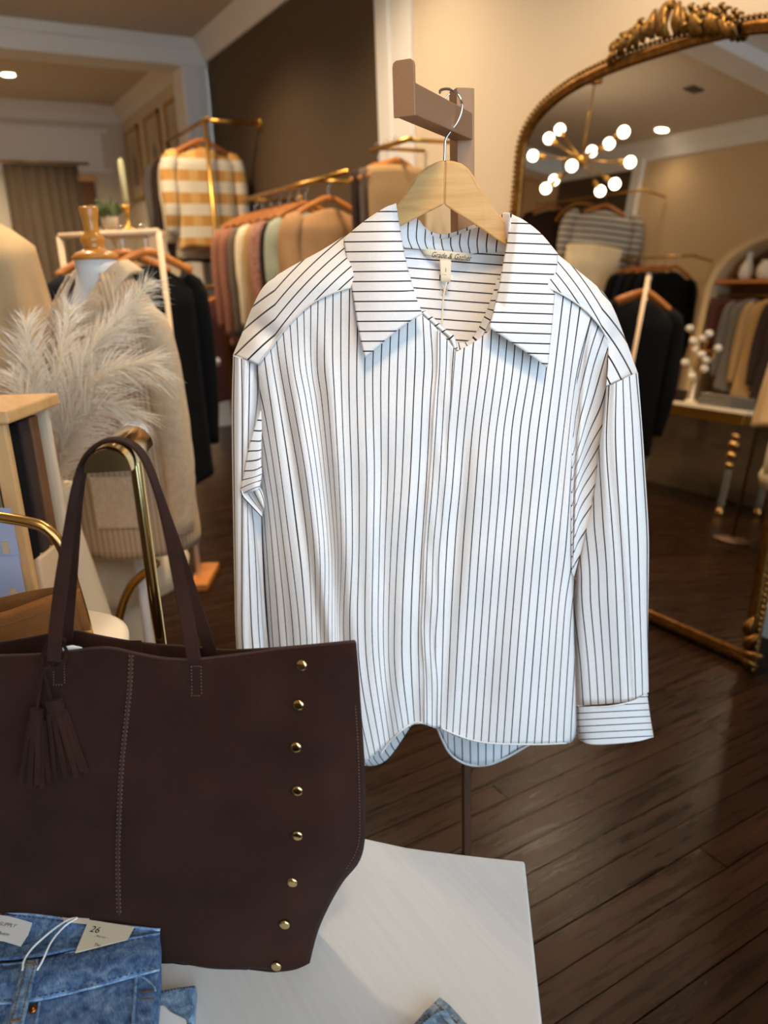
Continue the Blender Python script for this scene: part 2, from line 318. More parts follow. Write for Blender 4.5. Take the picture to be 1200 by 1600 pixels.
# casing between the beige and the dark stretch of the wall
struct('trim_1', MB().box2((XR-.035, 4.06, .12), (XR, 4.2, HC-.16)).box2((XR-.02, 3.86, .12), (XR, 4.06, HC-.16)), 'white_paint', bevel=.004)
def crown(path, up=(0, 0, 1)):
    prof = [(0, 0), (.11, 0), (.11, -.02), (.085, -.05), (.045, -.10), (.03, -.14), (.02, -.17), (0, -.17)]
    return MB().sweep(path, [(-a, b) for a, b in prof][::-1], up=up)
struct('trim_2', crown([(XR, YF, HC), (XR, YB, HC)]), 'white_paint')
struct('trim_3', crown([(XL, YB, HC), (XL, YF, HC)]), 'white_paint')
struct('trim_4', crown([(XR-.05, YB+.28, HC), (XR-.05, YE, HC)]), 'white_paint')
struct('trim_5', crown([(XR, YE, HC), (XL, YE, HC)]), 'white_paint')
# cased opening to the back room
hd = MB().box2((XL, YB, 3.07), (XR, YB+.28, HC)).box2((XL, YB-.03, 3.07), (XR, YB, 3.20)).box2((XL, YB-.045, 3.20), (XR, YB, HC))
struct('trim_6', hd, 'white_paint', bevel=.004)
struct('trim_7', MB().box2((2.30, YB, 0), (XR, YB+.28, 3.07)).box2((2.31, YB-.02, 0), (2.45, YB, 3.07)), 'white_paint', bevel=.004)
struct('trim_8', MB().box2((XL, 5.90, 0), (XL+.05, 6.02, 3.14)).box2((XL, 6.02, 3.04), (XL+.05, YB, 3.14)), 'white_paint', bevel=.004)
struct('baseboard_right', MB().box2((XR-.018, YF, 0), (XR, YB, .12)), 'white_paint')
struct('baseboard_left', MB().box2((XL, YF, 0), (XL+.035, 5.9, .12)), 'wall_dark')
struct('trim_9', MB().box2((XL, 3.85, HC-.10), (XR, 4.1, HC)), 'ceiling_white', bevel=.004)
# shop window behind the camera
struct('wall_front', MB().box2((XL, YF-.15, 0), (XR, YF, .35)).box2((XL, YF-.15, 3.1), (XR, YF, HC)).box2((XL, YF-.15, .35), (-1.45, YF, 3.1)).box2((2.4, YF-.15, .35), (XR, YF, 3.1)), 'wall_beige')
wn = struct('window_1', MB().box2((-1.45, YF-.1, .35), (2.4, YF-.04, .42)).box2((-1.45, YF-.1, 3.03), (2.4, YF-.04, 3.1)).box2((-1.45, YF-.1, .42), (-1.38, YF-.04, 3.03)).box2((2.33, YF-.1, .42), (2.4, YF-.04, 3.03)).box2((-.13, YF-.1, .42), (-.07, YF-.04, 3.03)).box2((1.17, YF-.1, .42), (1.23, YF-.04, 3.03)), 'wall_dark')
for a, b in ((-1.38, -.13), (-.07, 1.17), (1.23, 2.33)):
    MB().box2((a, YF-.074, .42), (b, YF-.068, 3.03)).build('pane', 'window_glass', wn, smooth=False)
# ground outside, a pale pavement that bounces the daylight
tag(MB().box2((-9, -12, -.1), (9, YF-.16, -.02)).build('pavement', mat('pavement', 'b9bab8', .9), smooth=False), kind='structure')

# ------------------------------------------------------------------ recessed lights
DL = [((-1.31, 5.51), .06, 'round recessed ceiling light seen in the mirror above the black clothes'), ((1.17, 8.83), 1, 'round recessed ceiling light in the back room ceiling'),
      ((.10, -.75), .35, None), ((1.75, 1.9), 1, None), ((.1, 2.9), 1, None), ((1.75, 3.6), 1, None), ((.35, 5.0), 1, None), ((1.55, 5.5), 1, None), ((.2, 6.5), 1, None), ((-.6, 9.0), 1.2, None), ((.2, 8.0), 1., None)]
WHERE = dict(zip([d[0] for d in DL[2:]], ['by the shop window', 'above the leaning mirror', 'above the gold bag stand side', 'above the short wall rail', 'over the middle of the shop', 'above the rail of mixed tops', 'before the back room opening', 'at the far left of the back room', 'just inside the back room']))
for (x, y), k, lb in DL:
    t = thing('ceiling_light', (x, y, HC), lb or 'round recessed ceiling light %s, outside the picture' % WHERE[(x, y)], 'light', 'recessed ceiling lights')
    MB().lathe([(.062, -.004), (.085, -.006), (.085, 0), (.062, 0)], (x, y, HC), seg=28).build('ring', 'white_paint', t)
    MB().lathe([(.001, -.012), (.055, -.012), (.058, -.006), (.001, -.006)], (x, y, HC), seg=28).build('lens', 'lens', t)
    ld = bpy.data.lights.new('downlight', 'SPOT'); ld.energy = SPOT_W*k; ld.color = SPOT_COL; ld.spot_size = math.radians(135); ld.spot_blend = .9; ld.shadow_soft_size = .11
    lo = bpy.data.objects.new('downlight', ld); COL.objects.link(lo); lo.parent = t; lo.location = (0, 0, -.03)
# added unseen spot that warms the upper part of the hanging shirt
sx_, sy_ = -.12, -.45; t = thing('added_shirt_light', (sx_, sy_, HC), 'added swivel light warming the upper striped shirt, outside the picture', 'light')
tgt = fw(690, 400, 1.06); sv = arr((sx_, sy_, HC-.10)); dv = (tgt-sv)/np.linalg.norm(tgt-sv); xa_ = np.cross(dv, ZZ); xa_ /= np.linalg.norm(xa_)
MB().tube([(sx_, sy_, HC), (sx_, sy_, HC-.06)], .012, 10).build('stem', 'white_paint', t); MB().lathe([(.03, -.06), (.045, -.05), (.048, .05), (.040, .05), (.038, -.02)], sv, (xa_, np.cross(dv, xa_), dv), 20).build('lamp_head', 'white_paint', t)
ld = bpy.data.lights.new('added_shirt_spot', 'SPOT'); ld.energy = 120.; ld.color = (1.0, .70, .42); ld.spot_size = math.radians(32); ld.spot_blend = 1.; ld.shadow_soft_size = .22
lo = bpy.data.objects.new('added_shirt_spot', ld); COL.objects.link(lo); lo.parent = t; lo.location = tuple(sv+dv*.07-arr((sx_, sy_, HC))); lo.rotation_euler = Vector(dv).to_track_quat('-Z', 'Y').to_euler()
tag(MB().box2((-.71, 4.60, HC-.012), (-.58, 4.70, HC)).build('ceiling_vent', 'vent', smooth=False), 'small dark ceiling vent seen in the mirror near its top edge', 'vent')
# ================================================================== clothes stand, hanger, shirt
def Z1(x, y, u): return (380+x/3.404, 540+y/3.404, u)
def Z2(x, y, u): return (680+x/3.4286, 520+y/3.4286, u)
def Z3(x, y, u): return (680+x/3.4286, 860+y/3.4286, u)
BS = 1.06                                # distance of the shirt front
def bend(x, y):                          # the shirt front: rounded body, hollow folds
    d = .045*((x-680)/290)**2
    d -= .012*math.exp(-((x-560)/90)**2)*min(1, max(0, (y-520)/200)) + .014*math.exp(-((x-800)/80)**2)*min(1, max(0, (y-540)/200))
    return d
def rip(x, y, spec):
    s = 0.
    for x0, k, y0, y1, wd, am in spec:   # fold line x = x0 + k*(y-800), from y0 to y1, width, depth (+ = valley)
        t = min(1, max(0, (y-y0)/90))*min(1, max(0, (y1-y)/90+.0))
        s += am*t*math.exp(-((x-(x0+k*(y-800)))/wd)**2)
    return s
FOLDS = [(512, .10, 500, 1300, 13, .010), (535, .09, 520, 1300, 12, -.006), (470, .16, 520, 1100, 10, .008), (488, .14, 540, 1100, 10, -.006), (430, .10, 560, 1300, 9, .007), (598, .02, 640, 1300, 14, .006), (575, .03, 640, 1300, 12, -.004),
         (660, -.05, 640, 1200, 12, .005), (640, -.06, 600, 1200, 13, -.004), (716, -.09, 640, 1160, 14, .007), (745, -.12, 700, 1160, 18, -.003), (800, -.14, 650, 1170, 20, .006), (838, -.10, 560, 1170, 16, -.004), (868, -.07, 560, 1180, 14, .006), (760, -.10, 860, 1170, 18, .004)]
def wob(x, y): return .0022*math.sin(x*.031+y*.013)*math.sin(y*.017-x*.009) + .0012*math.sin(y*.045+x*.02)
def patch(guides, ns, nt, depth, ufn=None, vpx=1/40., uscale=1.):
    G = loft(guides, ns, nt); P = []; U = []
    for i in range(ns+1):
        r = []; ru = []
        for j in range(nt+1):
            g = G[i][j]; x, y = g[0], g[1]; r.append(fw(x, y, depth(x, y, i/ns, j/nt))); ru.append(((ufn(x, y) if ufn else g[2])*uscale+.5, y*vpx+.01))
        P.append(r); U.append(ru)
    return MB().grid(P, U)
ST = 'striped'; TH = .0011
shirt = thing('striped_shirt', fw(690, 1195, 1.09), 'white button shirt with thin black stripes on a wooden hanger', 'shirt')
# ---- left front
gl = [[(709, 546, 0), Z1(1108, 200, 0), Z1(1080, 650, 0), Z1(1060, 900, 0), Z1(1042, 1100, 0), Z1(1035, 1350, 0), (680, 1010, 0), (682, 1070, 0), (682, 1138, 0)],
      [(672, 503, 3), Z1(1007, 100, 3), Z1(995, 300, 3), Z1(975, 700, 3), Z1(948, 1100, 3), Z1(932, 1500, 3), (655, 1055, 3), (657, 1131, 3)],
      [(638, 478, 6), Z1(867, 100, 6), Z1(860, 300, 6), Z1(845, 700, 6), Z1(820, 1100, 6), Z1(805, 1500, 6), (618, 1055, 6), (630, 1139, 6)],
      [(588, 440, 10), Z1(690, 100, 10), Z1(692, 400, 10), Z1(697, 700, 10), Z1(690, 1100, 10), Z1(685, 1500, 10), (586, 1055, 10), (602, 1164, 10)],
      [(533, 452, 14), Z1(520, 100, 14), Z1(528, 400, 14), Z1(540, 700, 14), Z1(548, 1100, 14), Z1(535, 1500, 14), (545, 1080, 14), (570, 1190, 14)],
      [(497, 470, 17), Z1(395, 100, 17), Z1(420, 300, 17), Z1(455, 700, 17.2), Z1(482, 1100, 17.4), Z1(482, 1500, 17.4), (525, 1080, 17.4), (548, 1190, 17.4)],
      [(464, 494, 20), Z1(300, 100, 20), Z1(335, 300, 20), Z1(395, 700, 20), Z1(432, 1100, 20), Z1(432, 1500, 20), (512, 1080, 20), (528, 1188, 20)],
      [(432, 530, 23), Z1(195, 100, 23), Z1(230, 300, 23), Z1(300, 700, 23), Z1(348, 1100, 23), Z1(365, 1500, 23), (492, 1080, 23), (505, 1182, 23)],
      [(413, 556, 25), Z1(140, 250, 25), Z1(190, 600, 25), Z1(242, 1000, 25), Z1(280, 1300, 25), Z1(300, 1500, 25), (475, 1080, 25), (485, 1175, 25)],
      [(403, 570, 25.6), Z1(94, 300, 26.2), Z1(92, 430, 27), Z1(92, 680, 28.5), Z1(100, 850, 29.2), Z1(105, 1000, 29.5), Z1(120, 1250, 29.5), Z1(135, 1500, 29.5), (428, 1080, 29.5), (440, 1160, 29.5)]]
def d_front(x, y, s, t): return BS + bend(x, y) + rip(x, y, FOLDS) + wob(x, y)
patch(gl, 96, 110, lambda x, y, s, t: d_front(x, y, s, t) + .035*max(0, (s-.93)/.07)**2*min(1, t*4) + .004*(1-min(1, s/.06))).build('front_panel', ST, shirt, solid=TH)
# placket laid on the left front edge
pl = [[(711, 546, -.15), Z1(1112, 200, -.1), Z1(1085, 650, -.1), Z1(1064, 900, -.1), Z1(1046, 1100, -.1), Z1(1039, 1350, -.1), (681, 1010, -.1), (684, 1070, -.1), (684, 1139, -.1)],
      [(684, 515, 2.3), Z1(1030, 100, 2.45), Z1(1015, 300, 2.5), Z1(990, 700, 2.55), Z1(963, 1050, 2.55), Z1(955, 1300, 2.5), Z1(948, 1500, 2.5), (662, 1055, 2.5), (663, 1132, 2.5)]]
patch(pl, 14, 110, lambda x, y, s, t: d_front(x, y, 0, t) - .0035 - .002*math.exp(-((s-0)/.12)**2) + .0015*math.sin(t*34)*math.sin(s*5)).build('placket', ST, shirt, solid=TH)
st_p = MB()
for j in range(0, 150):                                      # stitch line of the placket
    g = cr(pl[1], 300); a, b2 = g[2*j], g[2*j+1]
    st_p.tube([fw(a[0]+1.2, a[1], d_front(a[0], a[1], 0, .5)-.0049), fw(b2[0]+1.2, b2[1], d_front(b2[0], b2[1], 0, .5)-.0049)], .0004, 4)
st_p.build('stitching', 'thread_white', shirt)
# ---- right front
gr = [[(696, 548, -1), Z2(60, 200, -1), Z2(35, 600, -1), Z2(15, 850, -1), Z2(-8, 1050, -1), Z2(-20, 1250, -1), Z3(-28, 300, -1), Z3(-30, 600, -1), Z3(-25, 930, -1)],
      [(716, 548, .35), Z2(112, 200, .3), Z2(80, 600, .3), Z2(60, 850, .3), Z2(38, 1050, .3), Z2(26, 1250, .3), Z3(17, 300, .3), Z3(12, 600, .3), Z3(6, 940, .3)],
      [(768, 513, 4), Z2(290, 150, 4), Z2(245, 500, 4), Z2(220, 800, 4), Z2(190, 1200, 4), Z3(160, 500, 4), Z3(128, 1003, 4)],
      [(822, 440, 8), Z2(465, 150, 8), Z2(412, 500, 8), Z2(385, 850, 8), Z2(355, 1200, 8), Z3(320, 500, 8), Z3(285, 1035, 8)],
      [(880, 462, 12), Z2(645, 150, 12), Z2(600, 500, 12), Z2(560, 850, 12), Z2(525, 1200, 12), Z3(485, 500, 12), Z3(445, 1037, 12)],
      [(906, 480, 14), Z2(735, 150, 14), Z2(690, 500, 14), Z2(650, 850, 14), Z2(610, 1200, 14), Z3(570, 500, 14), Z3(530, 1034, 14)],
      [(924, 496, 15), Z2(775, 150, 15.1), Z2(752, 350, 15.6), Z2(741, 600, 16.1), Z2(736, 850, 16.5), Z2(734, 1200, 17), Z3(738, 300, 18.2), Z3(746, 600, 19), Z3(754, 850, 19.6), Z3(752, 985, 19.7), Z3(725, 1030, 19)]]
patch(gr, 80, 110, lambda x, y, s, t: d_front(x, y, s, t) + (.006 if s < .04 else 0) + .028*max(0, (s-.95)/.05)**2*min(1, t*3)).build('front_panel', ST, shirt, solid=TH)
# the fold of the right front that runs back under the sleeve
gs = [[(918, 490, 15), Z2(770, 150, 15.1), Z2(744, 400, 15.6), Z2(736, 600, 16.1), Z2(731, 850, 18.2), Z2(731, 1070, 20), Z2(733, 1290, 22)],
      [(938, 508, 16), Z2(850, 150, 16.4), Z2(825, 400, 17), Z2(805, 600, 17.8), Z2(780, 850, 19.4), Z2(765, 1070, 20.8), Z2(738, 1300, 22.1)],
      [(950, 526, 16.8), Z2(922, 150, 17.3), Z2(905, 430, 18), Z2(882, 620, 19), Z2(850, 850, 20.2), Z2(812, 1050, 21.2), Z2(742, 1310, 22.2)]]
patch(gs, 30, 70, lambda x, y, s, t: BS + bend(x, y) + .004 + .032*math.sin(s*math.pi/2)*min(1, t*3) + .022*math.exp(-((s-.12)/.10)**2)*min(1, t*3) + wob(x, y), None, 1/40., 1.7).build('side_fold', ST, shirt, solid=TH)
# ---- yokes: shoulder outline to front seam
yl = [[(540, 368), (500, 393), (450, 420), (415, 445), (395, 480), (377, 525), (364, 556)], [(560, 410), (500, 432), (455, 462), (420, 495), (402, 525), (389, 550), (381, 560)], [(572, 445), (510, 462), (480, 480), (445, 515), (418, 550), (403, 570)]]
yr = [[(856, 386), (905, 425), (940, 455), (957, 480), (975, 525), (996, 583)], [(846, 424), (905, 455), (938, 485), (953, 510), (962, 550), (972, 593)], [(836, 440), (890, 467), (914, 484), (936, 508), (949, 532), (950, 570), (947, 603)]]
def d_yoke(x, y, s, t): return BS + bend(x, y) + .002 - .004 + .055*(1-s)**3 + .006*math.sin(t*9+s*3)*s*(1-s)*2
patch(yl, 40, 60, lambda x, y, s, t: d_yoke(x, y, s, t) + .012*math.exp(-((t-.78)/.07)**2), lambda x, y: math.hypot(x-962, y-910)/14.3 - .9*max(0, (430-x)/40.)).build('yoke', ST, shirt, solid=TH)
patch(yr, 40, 60, lambda x, y, s, t: d_yoke(x, y, s, t) + .012*math.exp(-((t-.72)/.07)**2), lambda x, y: math.hypot(x-484, y-749)/13.2 - .9*max(0, (x-940)/40.)).build('yoke', ST, shirt, solid=TH)
# piped seams of yoke and armhole
def seam(pxs, off=-.0035, r=.0011, name='seam'):
    g = cr(pxs, 40); MB().tube([fw(x, y, BS+bend(x, y)+rip(x, y, FOLDS)*.5+off) for x, y in g], r, 6).build(name, 'cotton_white', shirt)
mat('cotton_white', 'dedad4', .9)
seam([(547, 449), (510, 462), (480, 480), (445, 515), (418, 550), (403, 570)]); seam([(869, 455), (890, 467), (914, 484), (936, 508), (949, 530)])
seam([(365, 556), (381, 561), (403, 570)], .006); seam([(996, 583), (972, 593), (948, 603)], .006)
# ---- sleeves: closed flattened tubes
def sleeve(guides, nt, mid, thick, name='sleeve', us=1.):
    ns = 26; G = loft(guides, ns, nt); P = []; U = []
    for i in list(range(ns+1)) + list(range(ns-1, 0, -1)):
        back = len(P) > ns; r = []; ru = []
        for j in range(nt+1):
            x, y, u = G[i][j]; k = math.sqrt(max(0, 1-(2*i/ns-1)**2)); th = thick(j/nt)
            b = mid(x, y, j/nt) + (th*k if back else -th*k) + .0016*math.sin(i*.8+j*.06)*k*(0 if back else 1)
            r.append(fw(x, y, b)); ru.append((u*us+.5+(.3 if back else 0), y/40.))
        P.append(r); U.append(ru)
    return MB().grid(P, U, close=True).build(name, ST, shirt)
rs = [[Z2(1086, 213, -.3), Z2(1105, 450, -.2), Z2(1122, 700, -.2), Z2(1143, 1050, -.2), Z2(1144, 1300, -.2), Z3(1140, 400, -.1), Z3(1143, 760, .1)],
      [Z2(1005, 250, 2), Z2(1020, 700, 2), Z2(1045, 1250, 2), Z3(1065, 500, 2), Z3(1075, 795, 2)],
      [Z2(940, 280, 3.8), Z2(917, 600, 4), Z2(945, 1000, 4), Z2(962, 1250, 4), Z3(980, 500, 4), Z3(995, 815, 4)],
      [Z2(916, 288, 4.2), Z2(902, 450, 4.4), Z2(878, 620, 5), Z2(848, 880, 6), Z2(806, 1050, 7), Z2(776, 1200, 8), Z2(756, 1300, 8.6), Z3(742, 300, 9), Z3(748, 600, 9.7), Z3(757, 832, 9.9)]]
sleeve(rs, 70, lambda x, y, t: BS+.062+.01*t, lambda t: .030+.012*math.sin(math.pi*min(1, t*1.2)))
ls = [[(364, 557, -.2), (362, 650, -.2), (364, 800, -.2), (366, 900, -.2), (369, 1005, -.2), (380, 1100, -.2), (388, 1190, -.2)],
      [(376, 560, .9), (378, 650, .95), (378, 800, 1), (378, 900, 1), (379, 1005, 1), (390, 1100, 1), (398, 1190, 1)],
      [(390, 565, 2), (384, 650, 1.6), (384, 720, 1.6), (387, 800, 2), (391, 900, 2.1), (396, 1005, 2.1), (408, 1100, 2.1), (415, 1190, 2.1)],
      [(404, 571, 3.2), (403, 620, 3), (396, 690, 2.8), (393, 780, 3), (402, 850, 3.4), (408, 920, 3.6), (414, 1005, 3.8), (428, 1100, 4), (434, 1190, 4)]]
sleeve(ls, 70, lambda x, y, t: BS+.07, lambda t: .022+.01*t)
# underarm gusset folds on the left
gg = [[(408, 640, 0), (398, 668, .9), (388, 702, 2), (381, 740, 3.3), (376, 767, 4.4), (384, 772, 5)], [(409, 665, .8), (405, 690, 1.6), (402, 715, 2.5), (398, 738, 3.3), (394, 755, 4.2), (395, 768, 5)], [(408, 690, 1.7), (408, 705, 2.2), (408, 722, 2.9), (409, 735, 3.4), (408, 750, 4.2), (405, 764, 5)]]
patch(gg, 14, 24, lambda x, y, s, t: BS+.04-.016*math.sin(s*2.2)*t, None, 1/40., 1.9).build('underarm_fold', ST, shirt, solid=TH)
gg = [[(376, 767, 0), (380, 777, 0), (392, 790, 0), (409, 808, 0)], [(390, 762, 1), (397, 775, 1), (403, 785, 1), (411, 797, 1)], [(404, 758, 2.1), (410, 768, 2.1), (413, 780, 2.1), (413, 790, 2.1)]]
patch(gg, 12, 14, lambda x, y, s, t: BS+.035+.008*math.sin(s*6), None, 1/40., 1.6).build('underarm_fold', ST, shirt, solid=TH)
# ---- cuff on the right sleeve
cu = [[Z3(1135, 762, 0), (1016, 1120, 0), Z3(1170, 1000, 0)], [Z3(1060, 803, 0), Z3(1068, 900, 0), Z3(1085, 1022, 0)], [Z3(950, 828, 0), Z3(952, 920, 0), Z3(955, 1036, 0)], [Z3(830, 836, 0), Z3(832, 920, 0), Z3(835, 1038, 0)], [Z3(757, 826, 0), Z3(760, 930, 0), Z3(772, 1015, 0)]]
ns = 30; G = loft(cu, ns, 16); P = []; U = []
for i in list(range(ns+1)) + list(range(ns-1, 0, -1)):
    back = len(P) > ns; k = math.sqrt(max(0, 1-(2*i/ns-1)**2))
    P.append([fw(*G[i][j][:2], BS+.068+(.036 if back else -.040)*k) for j in range(17)])
    U.append([((G[i][j][1]-1105+(G[i][j][0]-960)*.05)/10.3-.15, .1) for j in range(17)])
MB().grid(P, U, close=True).build('cuff', ST, shirt)
MB().tube([fw(x, y, BS+.026+.036*((x-955)/60)**2) for x, y in cr([Z3(1138, 775, 0)[:2], Z3(1060, 808, 0)[:2], Z3(950, 833, 0)[:2], Z3(830, 840, 0)[:2], Z3(756, 832, 0)[:2]], 30)], .0013, 6).build('seam', 'cotton_white', shirt)
# ---- back of the shirt (vertical stripes) with the longer tail
bk = [[(400, 600, 0), (390, 800, 0), (400, 1010, 0), (425, 1140, 0), (440, 1175, 0)], [(470, 480, 4.5), (475, 800, 4.5), (500, 1010, 5), (530, 1165, 5), (540, 1192, 5)], [(560, 440, 11), (560, 800, 11), (570, 1010, 11), (590, 1165, 11), (600, 1190, 11)], [(650, 430, 18), (645, 800, 18), (640, 1010, 18), (650, 1090, 18), (655, 1120, 18)],
      [(700, 430, 22), (695, 800, 22), (685, 1010, 22), (686, 1100, 22), (686, 1138, 22)], [(730, 430, 24.3), (720, 800, 24.3), (705, 1010, 24.3), (702, 1120, 24.3), (703, 1176, 24.3)], [(770, 430, 27.4), (760, 800, 27.4), (745, 1010, 27.4), (740, 1130, 27.4), (740, 1196, 27.4)], [(830, 450, 31), (800, 800, 31), (790, 1010, 31), (785, 1120, 31), (783, 1188, 31)], [(890, 480, 36), (860, 800, 36), (840, 1010, 35), (835, 1110, 35), (833, 1158, 35)], [(945, 560, 40), (905, 800, 40), (894, 1010, 40), (893, 1080, 40), (890, 1120, 40)]]
patch(bk, 70, 70, lambda x, y, s, t: BS+.10-.022*abs(2*s-1)**3+.006*math.sin(x*.05+y*.004)).build('back_panel', ST, shirt, solid=TH)
hm = cr([(684, 1139), (692, 1158), (703, 1177), (720, 1190), (740, 1196), (765, 1194), (790, 1184), (815, 1170), (832, 1160)], 50)
MB().tube([fw(x, y, BS+.094) for x, y in hm], .0022, 6).build('hem', 'cotton_white', shirt)
hm = cr([(682, 1137), (665, 1131), (648, 1129), (628, 1141), (608, 1160), (595, 1178)], 40)
MB().tube([fw(x, y, d_front(x, y, 0, 0)-.001) for x, y in hm], .0018, 6).build('hem', 'cotton_white', shirt)
hm = cr([(690, 1138), (718, 1150), (745, 1158), (780, 1162), (840, 1163), (885, 1161)], 40)
MB().tube([fw(x, y, d_front(x, y, 0, 0)-.001) for x, y in hm], .0014, 6).build('hem', 'cotton_white', shirt)
# ---- inside of the back yoke (stripes run across)
iy = [[(622, 372), (632, 420), (650, 480), (668, 520), (690, 560)], [(665, 385), (668, 430), (678, 490), (690, 530), (700, 565)], [(705, 392), (706, 440), (708, 495), (712, 535), (715, 568)], [(750, 392), (748, 440), (742, 490), (736, 530), (728, 562)], [(800, 380), (792, 430), (780, 490), (766, 525), (742, 556)]]
patch(iy, 40, 30, lambda x, y, s, t: BS+.098-.03*abs(2*s-1)**2-.05*t*t*.6, lambda x, y: (y-395-(x-700)*.075)/15.3+.15).build('inner_yoke', ST, shirt, solid=TH)
# ---- collar: stand, roll and two long points
cs = [[(621, 350, 0), (638, 343, 1), (652, 342, 2), (664, 358, 3), (677, 370, 4.1), (692, 374, 5.2), (712, 369, 6.5), (735, 359, 8), (755, 352, 9.4), (778, 366, 11), (794, 380, 12)], [(624, 372, 0), (650, 372, 2), (680, 384, 4.2), (710, 384, 6.4), (750, 378, 9.3), (792, 392, 12)], [(630, 387, 0), (660, 390, 2.3), (690, 396, 4.6), (715, 397, 6.4), (750, 395, 9.2), (790, 392, 12)]]
patch(cs, 16, 60, lambda x, y, s, t: BS+.094-.035*abs(2*t-1)**2.2-.006*math.sin(s*3.1)).build('collar_stand', ST, shirt, solid=.002)
cs2 = [[(660, 352, 0), (674, 362, 1), (692, 366, 2.3), (715, 361, 4), (745, 350, 6), (765, 351, 7.4)], [(655, 368, 0), (676, 380, 1.2), (700, 386, 3), (730, 382, 5), (770, 372, 8)]]
patch(cs2, 10, 40, lambda x, y, s, t: BS+.106-.02*abs(2*t-1)**2, None).build('collar_stand', ST, shirt, solid=.002)
def leaf(guides, tip, sgn):
    G = loft(guides, 30, 40); P = []; U = []
    for i in range(31):
        r = []; ru = []
        for j in range(41):
            x, y = G[i][j]; t = j/40; s = i/30
            b = BS + bend(x, y) - .016 + .05*(1-t)**2.2 + .010*math.sin(math.pi*s)*-(1-t*.6) + (.012*(1-min(1, s/.18)) if t < .8 else 0) - .006*t
            r.append(fw(x, y, b)); ru.append(((y - sgn*.035*(x-700) - 340)/15.5 + .12, x/40.))
        P.append(r); U.append(ru)
    return MB().grid(P, U).build('collar_leaf', ST, shirt, solid=.0022)
leaf([[(618, 318), (624, 355), (632, 400), (645, 450), (660, 491)], [(600, 326), (605, 370), (612, 420), (622, 465), (632, 508)], [(570, 346), (576, 400), (582, 440), (590, 495), (602, 532)], [(537, 373), (545, 425), (553, 470), (561, 520), (570, 559)]], 0, -.3)
leaf([[(798, 334), (793, 375), (784, 425), (774, 475), (764, 512)], [(820, 346), (818, 390), (812, 440), (802, 490), (794, 532)], [(845, 366), (844, 410), (838, 460), (832, 510), (826, 553)], [(871, 397), (868, 440), (864, 485), (860, 530), (855, 574)]], 0, 1)
patch([[(799, 334, 0), (797, 352, .2), (795, 372, .4)], [(789, 332, .7), (787, 350, .9), (791, 374, .9)], [(779, 340, 1.5), (781, 356, 1.5), (790, 376, 1.4)]], 8, 12, lambda x, y, s, t: BS+.035+.03*s).build('collar_roll', ST, shirt, solid=.002)
# edges of the neck opening
ne = [[(657, 488, 0), (675, 505, 1.6), (690, 518, 3), (702, 530, 4), (709, 546, 5)], [(664, 486, 0), (682, 502, 1.6), (697, 516, 3), (708, 524, 4), (714, 544, 5)]]
patch(ne, 6, 24, lambda x, y, s, t: BS+.004-.006*math.sin(3.1*s)).build('collar_stand', ST, shirt, solid=.002)
ne = [[(786, 436, 0), (776, 470, 2), (766, 500, 4), (752, 526, 5.6), (738, 543, 6.6), (712, 548, 8.5)], [(778, 436, 0), (767, 470, 2), (757, 495, 4), (744, 520, 5.6), (731, 534, 6.6), (711, 536, 8.5)]]
patch(ne, 6, 30, lambda x, y, s, t: BS+.006+.012*s).build('collar_stand', ST, shirt, solid=.002)
# ---- neck label, size tab, string
def card(px4, depth, m, name, parent, th=.0006, n=8):
    (a, b, c, d) = [arr(p) for p in px4]; P = [[fw(*((a+(b-a)*i/n)*(1-j/4)+(d+(c-d)*i/n)*j/4), depth(i/n, j/4)) for j in range(5)] for i in range(n+1)]
    return MB().grid(P).build(name, m, parent, solid=th)
lb = card([(657, 388), (736, 396), (735, 408), (664, 399)], lambda s, t: BS+.083-.004*math.sin(3.1*s), 'paper_cream', 'brand_label', shirt)
xd = fw(734, 397, BS+.08)-fw(660, 390, BS+.08)
lb['label'] = 'cream neck label with handwritten lettering'
text_mesh('Grade & Gather', .0105, fw(673, 401.5, BS+.0765), xd, ZZ, 'lettering', 'ink', lb, shear=.35, xs=.82)
tb = card([(687, 402), (705, 403), (704, 441), (689, 441)], lambda s, t: BS+.080-.006*t, 'paper_cream', 'size_tab', shirt)
text_mesh('1', .008, fw(694, 425, BS+.072), xd, ZZ, 'lettering', 'ink', tb); text_mesh('-----', .0045, fw(689.5, 430, BS+.072), xd, ZZ, 'lettering', 'ink', tb)
MB().tube([fw(x, y, BS+.066-.02*k) for (x, y), k in zip(cr([(698, 441), (694, 456), (692, 475), (691, 500), (690, 514)], 20), np.linspace(0, 1, 21))], .0012, 6).build('tag_string', 'paper_cream', shirt)
kn = MB()
for k in range(9): kn.tube([fw(693+random.uniform(-5, 7), 444+k*1.2, BS+.066), fw(693+random.uniform(-6, 8), 450+k*1.6, BS+.064), fw(692, 462, BS+.064)], .0006, 4)
kn.build('string_knot', 'paper_cream', shirt)

